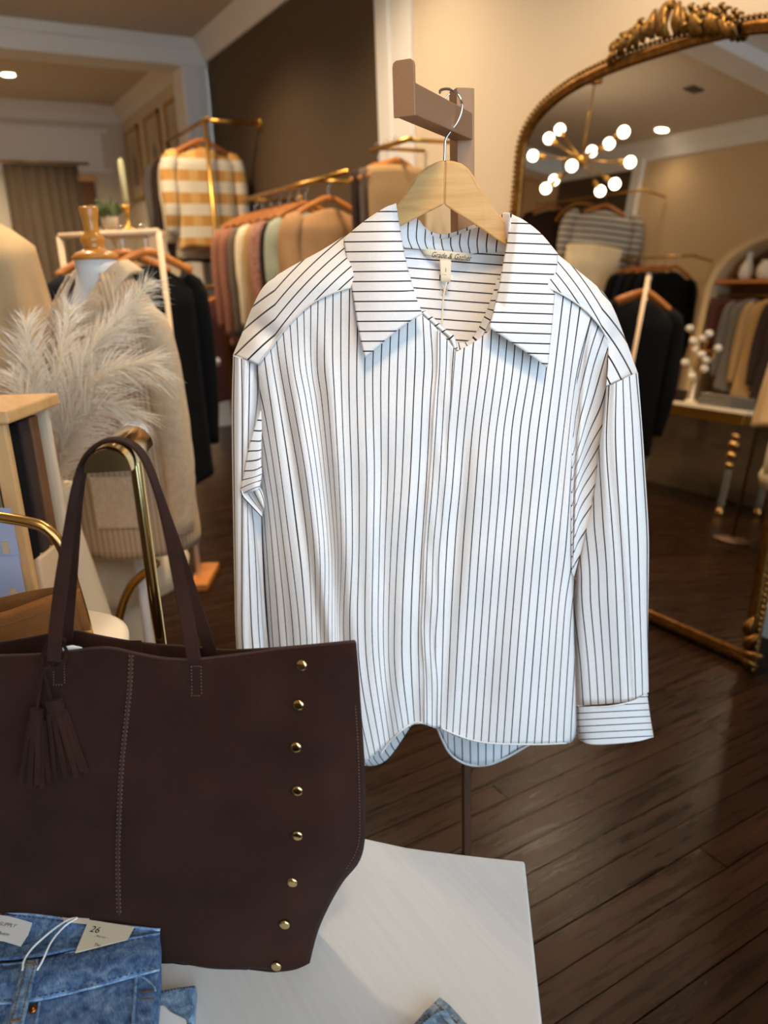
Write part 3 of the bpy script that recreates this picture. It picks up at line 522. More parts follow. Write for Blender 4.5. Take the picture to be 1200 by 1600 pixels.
# ------------------------------------------------------------------ wooden hanger
BH = BS + .045
hg = thing('clothes_hanger', fw(695, 330, BH), 'pale wooden hanger holding the striped shirt', 'hanger')
def half(pts, name):
    m = MB(); n = len(pts); f = [fw(x, y, BH-.007+.03*(abs(x-695)/300)**2*3) for x, y in pts]; b = [fw(x, y, BH+.007+.03*(abs(x-695)/300)**2*3) for x, y in pts]
    m.add(f+b, [tuple(range(n)), tuple(range(n, 2*n))[::-1]] + [(i, i+n, (i+1) % n+n, (i+1) % n) for i in range(n)])
    return m.build(name, 'oak', hg, smooth=False, bevel=.0025)
top_l = cr([(695, 250), (675, 256), (655, 270), (640, 292), (620, 322), (590, 352), (540, 388), (480, 420), (440, 450)], 24); bot_l = cr([(693, 320), (660, 336), (622, 356), (590, 378), (540, 410), (490, 440), (450, 468)], 18)[::-1]
top_r = cr([(696, 250), (718, 254), (735, 267), (748, 290), (765, 318), (795, 350), (840, 385), (895, 430), (925, 462)], 24); bot_r = cr([(694, 320), (720, 337), (755, 360), (790, 384), (835, 412), (885, 452), (912, 478)], 18)[::-1]
half([tuple(p) for p in top_l]+[tuple(p) for p in bot_l], 'hanger_arm'); half([tuple(p) for p in top_r]+[tuple(p) for p in bot_r], 'hanger_arm')
hk = [(694.5, 253, 0), (695, 235, 0), (696, 219, 0), (703, 207, -.001), (714, 192, -.002), (721, 174, -.002), (721, 158, 0), (713, 145, .004), (700, 139, .010), (688, 141, .018), (688, 146, .02)]
MB().tube([fw(x, y, BH+k) for x, y, k in cr(hk, 60)], .0017, 10).build('hook', 'chrome', hg)
MB().tube([fw(x, y, BH-.0095) for x, y in cr([(703, 146), (695, 155), (691, 166), (690, 173)], 12)], .0010, 8).build('hook_tip', 'chrome', hg)

# ------------------------------------------------------------------ bronze clothes stand behind the shirt
PB = fw(724, 1330, 1.19); PB[2] = 0
rk = thing('clothes_stand', PB, 'bronze metal clothes stand whose arm carries the striped shirt', 'clothes stand')
ptop = fw(722, 140, 1.19)[2]; cpost = fw(722, 250, 1.19)
axp = (R0*math.cos(.32)+Fh*math.sin(.32), -R0*math.sin(.32)+Fh*math.cos(.32), ZZ)
MB().box((cpost[0], cpost[1], (ptop+.78)/2), (.027, .027, ptop-.78), axp).build('post', 'bronze', rk, smooth=False, bevel=.0015)
MB().box((cpost[0], cpost[1], .40), (.0135, .0135, .80), axp).build('lower_post', mat('bronze_dark', '5a4030', .5, .4), rk, smooth=False, bevel=.001)
MB().box((cpost[0], cpost[1], .006), (.15, .15, .012), axp).build('base_plate', 'bronze_dark', rk, smooth=False, bevel=.003)
A0 = fw(633, 150, .985); A1 = fw(725, 168, 1.18); zc = A0[2]-.004; A0 = np.array([A0[0], A0[1], zc]); A1 = np.array([A1[0], A1[1], zc])
dx = A1-A0; dl = np.linalg.norm(dx); dx /= dl; sx = np.cross(dx, ZZ); 
MB().box((A0+A1)/2, (dl, .025, .034), (dx, sx, ZZ)).build('arm', 'bronze', rk, smooth=False, bevel=.0012)
ep = []
for a, z in [(-.0135, -.018), (.0135, -.018), (.0135, .034), (.0125, .038), (.009, .0405), (-.009, .0405), (-.0125, .038), (-.0135, .034)]: ep.append(A0 + sx*a + ZZ*z)
MB().prism(ep, -dx*.004).build('end_stop', 'bronze', rk, smooth=False, bevel=.0006)
# ================================================================== display table in front
TZ = .62
def tz(x, y): return atz(x, y, TZ)
tb_t = thing('display_table', (tz(400, 1500)[0], tz(400, 1500)[1], 0), 'white display table with a curved back edge under the brown tote', 'table')
far = [tz(x, y) for x, y in cr([(-420, 1175), (-100, 1215), (200, 1255), (400, 1283), (568, 1309), (633, 1323), (735, 1336), (820, 1345)], 40)]
near = [tz(847, 1600), tz(862, 1760), tz(100, 1990), tz(-700, 1700)]
poly = far + near
tp = MB().prism([p-ZZ*.028 for p in poly], ZZ*.028); tp.build('table_top', 'tabletop', tb_t, smooth=False, bevel=.003)
for p in (tz(780, 1400), tz(-300, 1290), tz(800, 1720), tz(60, 1880)):
    MB().box((p[0], p[1], (TZ-.028)/2), (.05, .05, TZ-.028)).build('leg', 'white_paint', tb_t, smooth=False, bevel=.003)
cxy = tz(330, 1560); MB().box((cxy[0], cxy[1], TZ-.06), (.40, .24, .06), (R0, Fh, ZZ)).build('apron', 'white_paint', tb_t, smooth=False)

# ================================================================== brown suede tote
bag = thing('tote_bag', tz(250, 1500), 'dark brown suede tote with a column of gold studs, standing on the white table', 'bag')
def bfront(x, y):                        # distance of the front panel
    t = (y-1005)/525.
    b = .653 + (477-x)/477*.047 + .030*(1-t) - .012*math.sin(math.pi*min(1, max(0, t)))*math.exp(-((x-280)/260)**2)
    b += .006*math.sin(x*.018+1)*max(0, 1-t*3)
    return b
rt = cr([(555, 1003), (560, 1060), (565, 1130), (569, 1200), (570, 1260), (569, 1312), (560, 1346), (535, 1377), (512, 1417), (495, 1457), (484, 1500), (477, 1533)], 60)
tp_e = cr([(-160, 1030), (-80, 1026), (0, 1025), (60, 1023), (110, 1018), (150, 1013), (180, 1014), (210, 1021), (255, 1029), (300, 1031), (360, 1025), (420, 1017), (480, 1010), (555, 1003)], 70)
bt_e = cr([(-120, 1478), (60, 1494), (250, 1511), (350, 1519), (420, 1527), (477, 1533)], 70)
lf = cr([(-160, 1030), (-172, 1150), (-178, 1280), (-150, 1380), (-120, 1478)], 60)
NX, NY = 70, 60; P = []
FR = {}
for i in range(NX+1):
    r = []
    for j in range(NY+1):
        s, t = i/NX, j/NY                # Coons patch of the outline
        p = (1-t)*tp_e[i]+t*bt_e[i]+(1-s)*lf[j]+s*rt[j]-((1-s)*(1-t)*tp_e[0]+s*(1-t)*tp_e[-1]+(1-s)*t*bt_e[0]+s*t*bt_e[-1])
        x, y = p; b = bfront(x, y); e = max(0, (s-.90)/.10); b += .030*e**1.7*math.sin(math.pi*min(1, max(.08, 1.05-t)))**.5
        b += .0016*math.sin(x*.05+y*.021)*math.sin(y*.018)
        r.append(fw(x, y, b)); 
    P.append(r)
for i in range(NX+1): P[i][NY][2] = max(P[i][NY][2], TZ+.001)
fp = MB().grid(P).build('front_panel', 'suede_dark', bag, solid=.0026)
def bag_pt(x, y, off=0.): e = max(0, (x-505)/55.); return fw(x, y, bfront(x, y)+off+.03*min(1, e)**1.7*.7)
# back panel and the gusset between
bt2 = cr([(-160, 1012), (-60, 1008), (0, 1004), (60, 994), (113, 986), (150, 993), (200, 1002), (250, 1008), (300, 1011), (345, 1016), (400, 1015), (480, 1009), (553, 1002)], 60); Pb = []
for i in range(61):
    x, y = bt2[i]; s = i/60; dep = .078*max(0, math.sin(math.pi*min(1, .5+(1-s)*.62 if s > .5 else 1)))**.8 if s > .5 else .078
    if s > .5: dep = .078*(1-((s-.5)/.5)**2.4)+.022*((s-.5)/.5)**2.4
    top = fw(x, y, bfront(x, y)+dep); bx = -120+597*s; bot = fw(bx, 1500, 1); g = atz(bx, 1478+55*s, TZ); bot = g + Fh*.075 + ZZ*.002; r = []
    for j in range(25): t = j/24; r.append(top*(1-t)+bot*t - Fh*.012*math.sin(math.pi*t)*s)
    Pb.append(r)
MB().grid(Pb).build('back_panel', 'suede_dark', bag, solid=.0026)
def gus(colA, colB, name):
    n = 24; A = [arr(q) for q in colA]; B = [arr(q) for q in colB]; A = [A[int(round(k*(len(A)-1)/n))] for k in range(n+1)]; B = [B[int(round(k*(len(B)-1)/n))] for k in range(n+1)]
    MB().grid([[A[k]+(B[k]-A[k])*q/4 + (CR*-.010*math.sin(math.pi*q/4)*min(1, max(0, k/n*1.5-.2)))for q in range(5)] for k in range(n+1)]).build(name, 'suede_dark', bag, solid=.0022)
gus(P[NX], Pb[60], 'gusset'); gus(P[0], Pb[0], 'gusset')
MB().grid([[P[i][NY]+(Pb[int(round(i*60/NX))][24]-P[i][NY])*q/3 for q in range(4)] for i in range(NX+1)]).build('base', 'suede_dark', bag, solid=.002)
# raw cut rim along the top
MB().tube([P[i][0]+ZZ*.0003 for i in range(NX+1)], .0016, 6).build('rim', 'suede_edge', bag); MB().tube([Pb[i][0] for i in range(61)], .0016, 6).build('rim', 'suede_edge', bag)
# side seam: welt just inside the right edge
sw = cr([(549, 1012), (554, 1070), (559, 1140), (562, 1210), (563, 1300), (556, 1335), (540, 1362), (528, 1380)], 40)
def stitches(pxs, n, off, name, r=.00045, parent=bag, m='stitch_brown', pt=bag_pt):
    g = cr(pxs, 2*n); mb = MB()
    for k in range(n): mb.tube([pt(*g[2*k][:2], off), pt(*((g[2*k]*.25+g[2*k+1]*.75)[:2]), off)], r, 4)
    return mb.build(name, m, parent)
stitches([(549, 1012), (553, 1070), (558, 1140), (561, 1210), (562, 1300), (556, 1332), (540, 1360)], 74, -.0030, 'stitching', .0004)
cseam = [(208, 1024), (206, 1070), (200, 1130), (193, 1200), (189, 1280), (187, 1350), (189, 1430)]
MB().sweep([bag_pt(x-3, y, -.0016) for x, y in cr(cseam, 50)], [(-.0014, -.0004), (-.0014, .0004), (.0014, .0004), (.0014, -.0004)], up=-Fh).build('centre_seam', 'suede_edge', bag)
stitches(cseam, 62, -.0026, 'stitching', .0004); stitches([(x-6, y) for x, y in cseam], 62, -.0026, 'stitching', .0004)
# handle tabs: stitched rectangles
for (x0, y0, x1, y1) in ((299, 1041, 314, 1087), (83, 1032, 100, 1070)):
    stitches([(x0, y0), (x0+1, y1)], 9, -.0028, 'stitching', .0004); stitches([(x1, y0), (x1+1, y1)], 9, -.0028, 'stitching', .0004); stitches([(x0, y0), (x1, y0)], 4, -.0028, 'stitching', .0004); stitches([(x0, y1), (x1, y1)], 4, -.0028, 'stitching', .0004)
# gold studs
for (x, y) in [(472, 1039), (467, 1101), (463, 1167), (465, 1235), (465, 1305), (457, 1378), (445, 1444), (432, 1509)]:
    e1 = bag_pt(x+6, y, 0)-bag_pt(x-6, y, 0); e2 = bag_pt(x, y-6, 0)-bag_pt(x, y+6, 0); n_ = np.cross(e1, e2); n_ /= np.linalg.norm(n_); e1 = e1/np.linalg.norm(e1); e2 = np.cross(n_, e1)
    n_ = -n_ if n_@CF > 0 else n_
    MB().lathe([(.0054, -.002), (.0056, .0012), (.0052, .0022), (.0035, .0026), (.0003, .0027)], bag_pt(x, y, -.0012), (e1, e2, n_), 22).build('stud', 'gold_shiny', bag)
# inner pocket edge and snap tab on the back panel
MB().box(fw(212, 1012, .752), (.013, .002, .016), (CR, CF, CU)).build('inner_tab', 'suede_dark', bag, smooth=False, bevel=.002)
# ---- bag stand position (needed by the straps)
A_ = fw(168, 733, .700); K_ = fw(211, 690, .835); K_[2] = A_[2]; axd = (K_-A_)/np.linalg.norm(K_-A_); asd = np.cross(axd, ZZ); RA = .0222
# straps: flat ribbons from panel over the stand arm
def strap(pts, name):
    c = cr3(pts, 90); path = []; ups = []
    for k, (x, y, b) in enumerate(c): path.append(fw(x, y, b))
    n = len(path); out = []
    for k in range(n):
        t = path[min(k+1, n-1)]-path[max(k-1, 0)]; t /= np.linalg.norm(t)
        q = k/(n-1); mixv = math.sin(math.pi*q)**1.3
        wv = R0*(1-mixv) + axd*mixv*(1.0) + R0*.12; wv = wv - t*(wv@t); wv /= np.linalg.norm(wv); ups.append(np.cross(wv, t))
    return MB().sweep(path, [(-.0066, -.0012), (-.0066, .0012), (.0066, .0012), (.0066, -.0012)], ups=ups).build(name, 'suede_dark', bag, smooth=False, bevel=.0008)
def P3(lst, b0, bt, b1):
    ys = [p[1] for p in lst]; top = min(ys); out = []; m = len(lst); it = ys.index(top)
    for i, (x, y) in enumerate(lst):
        k = (y-top)/(ys[0 if i <= it else -1]-top); out.append((x, y, bt+((b0 if i <= it else b1)-bt)*k))
    return out
strap(P3([(84, 1034), (87, 985), (97, 905), (107, 835), (117, 765), (129, 722), (148, 696), (172, 686), (200, 691), (222, 712), (243, 758), (262, 822), (277, 890), (292, 965), (304, 1034)], .688, .716, .668), 'handle')
strap(P3([(104, 1000), (108, 940), (114, 860), (122, 785), (133, 730), (152, 699), (178, 687), (208, 694), (230, 720), (250, 775), (272, 843), (292, 905), (312, 965), (330, 1022)], .762, .738, .745), 'handle')
# paper stuffing peeping out of the tote
pts = [fw(x, y, .722) for x, y in [(98, 1030), (97, 1012), (112, 1009), (126, 1012), (137, 1020), (134, 1030)]]
tag(MB().prism(pts, Fh*.002).build('paper_stuffing', 'paper_white', smooth=False, bevel=.0005), 'white paper edge peeping out of the brown tote by its strap', 'paper')

# ------------------------------------------------------------------ gold bag stand
bs_base = fw(215, 740, .79); bs_base = np.array([bs_base[0], bs_base[1], TZ])
st = thing('bag_stand', bs_base, 'polished gold bag stand with a clear knob, holding up the tote straps', 'stand')
prof = [(RA*math.cos(a), RA*math.sin(a)) for a in np.linspace(0, math.pi, 17)]
c0 = np.array([A_[0], A_[1], A_[2]-.003])
MB().sweep([c0, c0+axd*.003, c0+axd*.118, c0+axd*.121], prof, up=ZZ, scale=[.97, 1, 1, .97]).build('arm', 'gold_shiny', st, autos=40)
pp = bs_base.copy(); MB().tube([pp+ZZ*.006, pp+ZZ*(A_[2]-.001-TZ)], .0066, 16).build('pole', 'gold_shiny', st, autos=40)
MB().lathe([(.034, 0), (.034, .004), (.030, .007), (.008, .009)], pp, seg=28).build('base', 'gold_shiny', st, autos=40)
kb = MB(); seg = 14; kc = c0+axd*.1215+ZZ*.009
kb.lathe([(.010, 0), (.0135, .003), (.0142, .022), (.0125, .027), (.006, .0285)], kc, (asd, np.cross(axd, asd), axd), seg).build('knob', 'acrylic', st, smooth=False)

# ------------------------------------------------------------------ tassel charm
tc_ = thing('tassel_charm', fw(85, 1230, .68), 'pair of dark brown suede tassels tied to the tote strap', 'tassel')
def tp_(x, y, off): return fw(x, y, bfront(x, y)+off)
def strip(path, wd, th, name, parent, m='suede_dark', up=None): return MB().sweep(path, [(-wd/2, -th/2), (-wd/2, th/2), (wd/2, th/2), (wd/2, -th/2)], up=up if up is not None else -Fh).build(name, m, parent, smooth=False, bevel=.0003)
def tassel(cx, cy, tilt, h, wpx, cords, lower):
    cap = MB(); d = arr((math.sin(tilt), math.cos(tilt))); wob_ = .0
    c_top = tp_(cx, cy, -.013); dn = tp_(cx+d[0]*20, cy+d[1]*20, -.013)-c_top; dn /= np.linalg.norm(dn); sd = np.cross(dn, Fh); sd /= np.linalg.norm(sd); bd = np.cross(sd, dn)
    r = wpx*.5*.69/1200
    c = MB().lathe([(r*.75, -.001), (r, 0), (r*1.02, .013), (r*.95, .0145)], c_top, (sd, bd, dn), 18, 1, .75).build('tassel_cap', 'suede_dark', tc_, smooth=True, autos=40)
    n = 9
    for k in range(n):
        a = (k/(n-1)-.5)*2; row = k % 3; spread = a*r*(.8+.5*random.random()); L = h*(.9+.13*random.random()); bo = (-.8+.8*row)*r*.55
        p0 = c_top+dn*.013+sd*a*r*.8+bd*bo; p1 = c_top+dn*(.013+L*.5)+sd*(a*r*.8+spread*.45)+bd*(bo*1.1); p2 = c_top+dn*(.013+L)+sd*(a*r*.8+spread)+bd*(bo*1.1+random.uniform(-.001, .001)) + ZZ*0
        strip([p0, p1, p2], .0056, .0013, 'strand', c, up=-bd+sd*a*.6)
    return c
tassel(84, 1094, .22, .071, 30, 0, 0); tassel(58, 1108, -.05, .073, 25, 0, 0)
def cord(pts, name='cord'): 
    p = [tp_(x, y, o) for x, y, o in cr3(pts, 40)]; strip(p, .0034, .0016, name, tc_)
cord([(79, 1092, -.012), (73, 1066, -.012), (67, 1045, -.010), (62, 1033, -.009), (68, 1022, -.010), (85, 1010, -.012), (98, 998, -.012), (101, 1004, -.006)])
cord([(58, 1107, -.012), (62, 1075, -.012), (66, 1048, -.012), (66, 1030, -.010), (72, 1008, -.006), (86, 995, -.006)])
cord([(70, 1042, -.014), (85, 1046, -.012), (98, 1036, -.012), (104, 1022, -.011), (102, 1012, -.009), (94, 1006, -.006)])
cord([(60, 1040, -.013), (68, 1046, -.016), (78, 1040, -.014)], 'knot')

# ================================================================== jeans on the table
def slab(pxs, z0, z1, name, m, parent, zf=None, bevel=.002, n=None):
    """flat folded cloth: outline in pixels laid at height z1 (or zf(x,y)), thick down to z0"""
    tp = [atz(x, y, zf(x, y) if zf else z1) for x, y in pxs]; bt = [np.array([p[0], p[1], z0]) for p in tp]; k = len(tp)
    m_ = MB(); m_.add(tp+bt, [tuple(range(k)), tuple(range(k, 2*k))[::-1]]+[(i, i+k, (i+1) % k+k, (i+1) % k) for i in range(k)])
    return m_.build(name, m, parent, smooth=False, bevel=bevel)
def zpatch(guides, ns, nt, zfn, name, m, parent, solid=.0022):
    G = loft(guides, ns, nt); return MB().grid([[atz(G[i][j][0], G[i][j][1], zfn(i/ns, j/nt)) for j in range(nt+1)] for i in range(ns+1)]).build(name, m, parent, solid=solid)
def zline(pxs, z, r, name, m, parent, n=60, dashed=False):
    g = cr(pxs, n); mb = MB(); zz = z if callable(z) else (lambda t: z)
    if dashed:
        for k in range(0, n-1, 2): mb.tube([atz(*g[k][:2], zz(k/n)), atz(*g[k+1][:2], zz((k+1)/n))], r, 4)
    else: mb.tube([atz(*g[k][:2], zz(k/n)) for k in range(n+1)], r, 6)
    return mb.build(name, m, parent)
# lower folded pair
j2 = thing('folded_jeans', atz(275, 1600, TZ), 'faded blue jeans underneath the pile, only a waistband corner showing beside the tote', 'jeans')
slab([(150, 1560), (246, 1547), (306, 1538), (303, 1580), (296, 1600), (285, 1700), (100, 1720)], TZ+.0005, TZ+.016, 'waistband', 'denim_light', j2)
zline([(248, 1552), (275, 1545), (306, 1541)], TZ+.017, .0008, 'stitching', 'thread_dark', j2, 24, True); zline([(262, 1596), (280, 1598), (300, 1600)], TZ+.017, .0008, 'stitching', 'thread_dark', j2, 20, True)
tag(slab([(246, 1572), (256, 1570), (266, 1580), (290, 1592), (296, 1610), (246, 1620)], TZ+.0175, TZ+.0195, 'swing_tag', 'paper_white', None, bevel=.0008), 'white rounded swing tag under the edge of the jeans pile', 'tag')
# upper pair
jn = thing('folded_jeans', atz(100, 1560, TZ), 'mid blue jeans with white brand patch, folded in front of the tote', 'jeans')
ZJ = .668
slab([(-300, 1540), (-150, 1530), (0, 1512), (60, 1504), (130, 1488), (200, 1470), (249, 1456), (249, 1520), (246, 1560), (240, 1620), (232, 1760), (-320, 1830)], TZ+.021, ZJ-.004, 'front_leg_panel', 'denim_mid', jn, bevel=.004)
# inside of the back waist
zpatch([[(-260, 1392), (-120, 1408), (0, 1424), (60, 1430), (140, 1441), (250, 1453)], [(-260, 1440), (-120, 1450), (0, 1462), (70, 1466), (150, 1462), (250, 1456)], [(-260, 1512), (-120, 1506), (0, 1500), (60, 1494), (140, 1478), (250, 1459)]], 20, 50, lambda s, t: .672-.012*math.sin(math.pi*s)*(1-t*.8)+.001*math.sin(t*22), 'back_waist', 'denim_mid', jn)
zline([(-260, 1392), (-120, 1408), (0, 1424), (60, 1430), (140, 1441), (250, 1453)], .6735, .0016, 'piping', 'denim_light', jn)
zline([(-120, 1412), (0, 1428), (60, 1434), (140, 1445), (215, 1453)], .6735, .0006, 'stitching', 'thread_dark', jn, 90, True)
zline([(-100, 1480), (0, 1481), (50, 1488), (90, 1494), (110, 1487)], .6635, .0014, 'piping', 'thread_dark', jn, 40)
# front waistband
wbt = [(-300, 1532), (-150, 1520), (0, 1508), (60, 1501), (130, 1484), (200, 1466), (250, 1453)]; wbb = [(-300, 1592), (-150, 1582), (0, 1568), (60, 1562), (140, 1544), (200, 1528), (249, 1515)]
zpatch([wbt, [((a[0]+b[0])/2, (a[1]+b[1])/2) for a, b in zip(wbt, wbb)], wbb], 12, 60, lambda s, t: ZJ+.0035*math.sin(math.pi*s)+.0012*math.sin(t*30), 'waistband', 'denim_mid', jn, .004)
zline(wbt, ZJ+.001, .0016, 'piping', 'denim_light', jn); zline(wbb, ZJ+.0005, .0014, 'piping', 'denim_light', jn)
for off, src in ((5, wbt), (-5, wbb)): zline([(x, y+off) for x, y in src], ZJ+.0042, .0006, 'stitching', 'thread_dark', jn, 120, True)
# side seam, pocket edge, rivet, belt loop
zline([(213, 1523), (210, 1560), (206, 1620)], ZJ-.003, .0018, 'side_seam', 'denim_light', jn); zline([(219, 1550), (232, 1549), (243, 1548)], ZJ-.003, .001, 'stitching', 'thread_tan', jn, 16, True); zline([(219, 1562), (232, 1561), (243, 1560)], ZJ-.003, .001, 'stitching', 'thread_tan', jn, 16, True)
zline([(215, 1524), (228, 1530), (240, 1541), (243, 1548)], ZJ-.003, .0011, 'pocket_edge', 'denim_light', jn)
lp = zpatch([[(37, 1500), (24, 1550), (8, 1610)], [(49, 1500), (37, 1550), (22, 1610)], [(60, 1499), (49, 1550), (35, 1610)]], 6, 20, lambda s, t: ZJ+.007+.001*math.sin(math.pi*s), 'belt_loop', 'denim_light', jn, .002); lp['label'] = 'belt loop'
zline([(42, 1502), (30, 1550), (14, 1610)], ZJ+.0095, .0007, 'stitching', 'thread_tan', jn, 40, True); zline([(55, 1502), (43, 1550), (28, 1610)], ZJ+.0095, .0007, 'stitching', 'thread_tan', jn, 40, True)
zline([(40, 1507), (57, 1506)], ZJ+.0095, .0012, 'stitching', 'thread_tan', jn, 8); zline([(16, 1596), (32, 1594)], ZJ+.0095, .0012, 'stitching', 'thread_tan', jn, 8)
zline([(62, 1566), (55, 1605), (48, 1640)], ZJ-.003, .0016, 'fly_edge', 'denim_light', jn)
rv = atz(52, 1577, ZJ-.003); MB().lathe([(.0046, -.002), (.0046, .001), (.0035, .0022), (.0022, .0016), (.0022, .003), (.0003, .0034)], rv, seg=20).build('rivet', 'copper', jn)
# sewn white brand patch
ZL = .6705
pt_ = slab([(-95, 1424), (-5, 1429), (52, 1437), (44, 1460), (32, 1478), (6, 1470), (-100, 1458)], ZL-.001, ZL, 'brand_patch', 'paper_white', jn, bevel=0); pt_['label'] = 'white brand patch with lettering'
xd = atz(32, 1445.5, ZL)-atz(0, 1440.5, ZL); yd = atz(0, 1436, ZL)-atz(-4.5, 1447, ZL)
text_mesh('Z SUPPLY', .0066, atz(-10, 1444.5, ZL), xd, yd, 'lettering', 'ink', pt_, .0003, xs=.98); text_mesh('Denim', .0058, atz(-7, 1459.5, ZL), xd, yd, 'lettering', 'ink', pt_, .0003, shear=.3)
# swing tags on an elastic string
tg = thing('swing_tag', atz(160, 1470, .672), 'cream paper size tag reading 26, tucked in the jeans waist', 'tag')
zc_ = .6755
f26 = slab([(139, 1437), (210, 1448), (199, 1468), (117, 1489)], zc_-.0006, zc_, 'card', 'paper_cream', tg, zf=None, bevel=0)
xd = atz(205, 1449, zc_)-atz(142, 1439, zc_); yd = atz(139, 1437, zc_)-atz(129, 1462, zc_)
text_mesh('26', .0115, atz(139, 1456, zc_), xd, yd, 'lettering', 'ink', tg, .0004); text_mesh('.   . Mid rise -.', .0036, atz(142, 1463, zc_), xd, yd, 'lettering', 'ink', tg, .0004); text_mesh('The', .0048, atz(146, 1478, zc_), xd, yd, 'lettering', 'ink', tg, .0004)
g2 = slab([(97, 1433), (112, 1435), (139, 1430), (140, 1444), (100, 1440)], .6765, .677, 'card', 'paper_cream', tg, bevel=0)
zline([(121, 1434), (105, 1438), (80, 1455), (52, 1480), (38, 1500), (35, 1516)], lambda t: .6785+.004*math.sin(math.pi*t), .0011, 'elastic_string', 'thread_white', tg); zline([(121, 1434), (100, 1448), (80, 1472), (67, 1500), (58, 1516)], lambda t: .6785+.005*math.sin(math.pi*t), .0011, 'elastic_string', 'thread_white', tg)
# third pair: a corner at the bottom of the picture
j3 = thing('folded_jeans', atz(690, 1600, TZ), 'grey blue jeans corner pointing up at the bottom edge of the table', 'jeans')
slab([(687, 1556), (704, 1570), (722, 1590), (740, 1610), (800, 1720), (560, 1720), (640, 1606), (662, 1580)], TZ+.0005, TZ+.010, 'waistband', 'denim_grey', j3)
slab([(684, 1580), (697, 1576), (712, 1598), (728, 1596), (742, 1612), (790, 1730), (600, 1730), (655, 1598)], TZ+.0105, TZ+.014, 'leg_panel', 'denim_light', j3)
zline([(680, 1567), (700, 1584), (716, 1600)], TZ+.0112, .0008, 'stitching', 'thread_tan', j3, 20, True); zline([(692, 1592), (703, 1602), (715, 1612)], TZ+.015, .0008, 'stitching', 'thread_tan', j3, 20, True)
for off in (0, 8): zline([(664+off, 1586+off*.3), (648+off, 1602), (630+off, 1625)], TZ+.015, .0008, 'stitching', 'thread_dark', j3, 20, True)
# ================================================================== garments and hangers (generic makers)
def rotz(v, a): c, s = math.cos(a), math.sin(a); return np.array([v[0]*c-v[1]*s, v[0]*s+v[1]*c, v[2]])
def garment(name, label, cat, top, yaw, W, L, m, depth=.09, sleeves=True, hemw=1.0, seed=0, group=None, slen=None, folds=5, collar=None, pants=False, sub=None):
    """hanging garment; top = neck point under the hanger, local x = shoulder line turned by yaw"""
    rs = np.random.RandomState(seed+3); top = arr(top); t = thing(name, (top[0], top[1], top[2]-L), label, cat, group)
    to = lambda p: top + rotz(arr(p), yaw)
    n, k = 26, 40; P = []; ph = rs.rand(4)*6.28
    for i in range(n+1):
        q = i/n; z = -L*q
        if q < .10: hw = W*(.17+.33*(q/.10)**.75)
        else: hw = W*.5*(1+(hemw-1)*((q-.10)/.90)-.05*math.sin(math.pi*(q-.1)/.9))
        if pants: hw = W*.5*(1+(hemw-1)*q)
        dp = depth*(.35+.65*min(1, q/.15)); ring = []
        for j in range(k):
            a = 2*math.pi*j/k; f = 1+.13*min(1, q*2.2)*math.sin(a*folds+ph[0]+q*1.2)+.07*min(1, q*2)*math.sin(a*(folds*2+1)+ph[1]-q*2)
            cx, sy = math.cos(a), math.sin(a); ring.append(to((hw*math.copysign(abs(cx)**.7, cx), dp*.5*math.copysign(abs(sy)**.8, sy)*f, z - .035*W*abs(cx)*(1 if q < .1 else 0) + .012*math.sin(a*3+ph[2])*(q > .95))))
        P.append(ring)
    mb = MB(); vs = [p for r in P for p in r]; fs = [(i*k+j, i*k+(j+1) % k, (i+1)*k+(j+1) % k, (i+1)*k+j) for i in range(n) for j in range(k)] + [tuple(range(k)), tuple(n*k+j for j in range(k))]
    mb.add(vs, fs).build('body', m, t)
    if sleeves:
        sl = slen or L*.85
        for s in (-1, 1):
            path = [to((s*W*.40, 0, -.03-L*.02)), to((s*W*.50, 0, -.06-L*.04)), to((s*W*.55, .005, -sl*.35)), to((s*W*.565, .012*s, -sl*.7)), to((s*W*.55, .02, -sl))]
            p = cr3(path, 14); MB().tube(p, .062*W/.5, 12, scale=[.55, .85]+[1]*6+[.95, .92, .9, .86, .8, .76, .72]).build('sleeve', m, t)
    if collar: MB().tube([to((.07*math.cos(a), depth*.3*math.sin(a), .0+.02*math.sin(a))) for a in np.linspace(0, 2*math.pi, 21)[:-1]], .018, 8, closed=True).build('collar', collar, t)
    return t
def hanger(label, top, yaw, W=.42, m='wood_orange', group=None, hookh=.10, cat='hanger'):
    top = arr(top); t = thing('clothes_hanger', top, label, cat, group); to = lambda p: top + rotz(arr(p), yaw)
    MB().sweep([to(p) for p in cr3([(-W/2, 0, -.075), (-W*.3, 0, -.035), (-W*.1, 0, .0), (0, 0, .008), (W*.1, 0, .0), (W*.3, 0, -.035), (W/2, 0, -.075)], 20)], [(-.007, -.016), (-.007, .016), (.007, .016), (.007, -.016)], up=(0, 0, 1)).build('hanger_bar', m, t)
    MB().tube([to(p) for p in cr3([(0, 0, .02), (0, 0, hookh*.6), (.018, 0, hookh*.8), (.012, 0, hookh+.01), (-.01, 0, hookh+.015), (-.02, 0, hookh)], 16)], .0022, 6).build('hook', 'chrome', t)
    return t

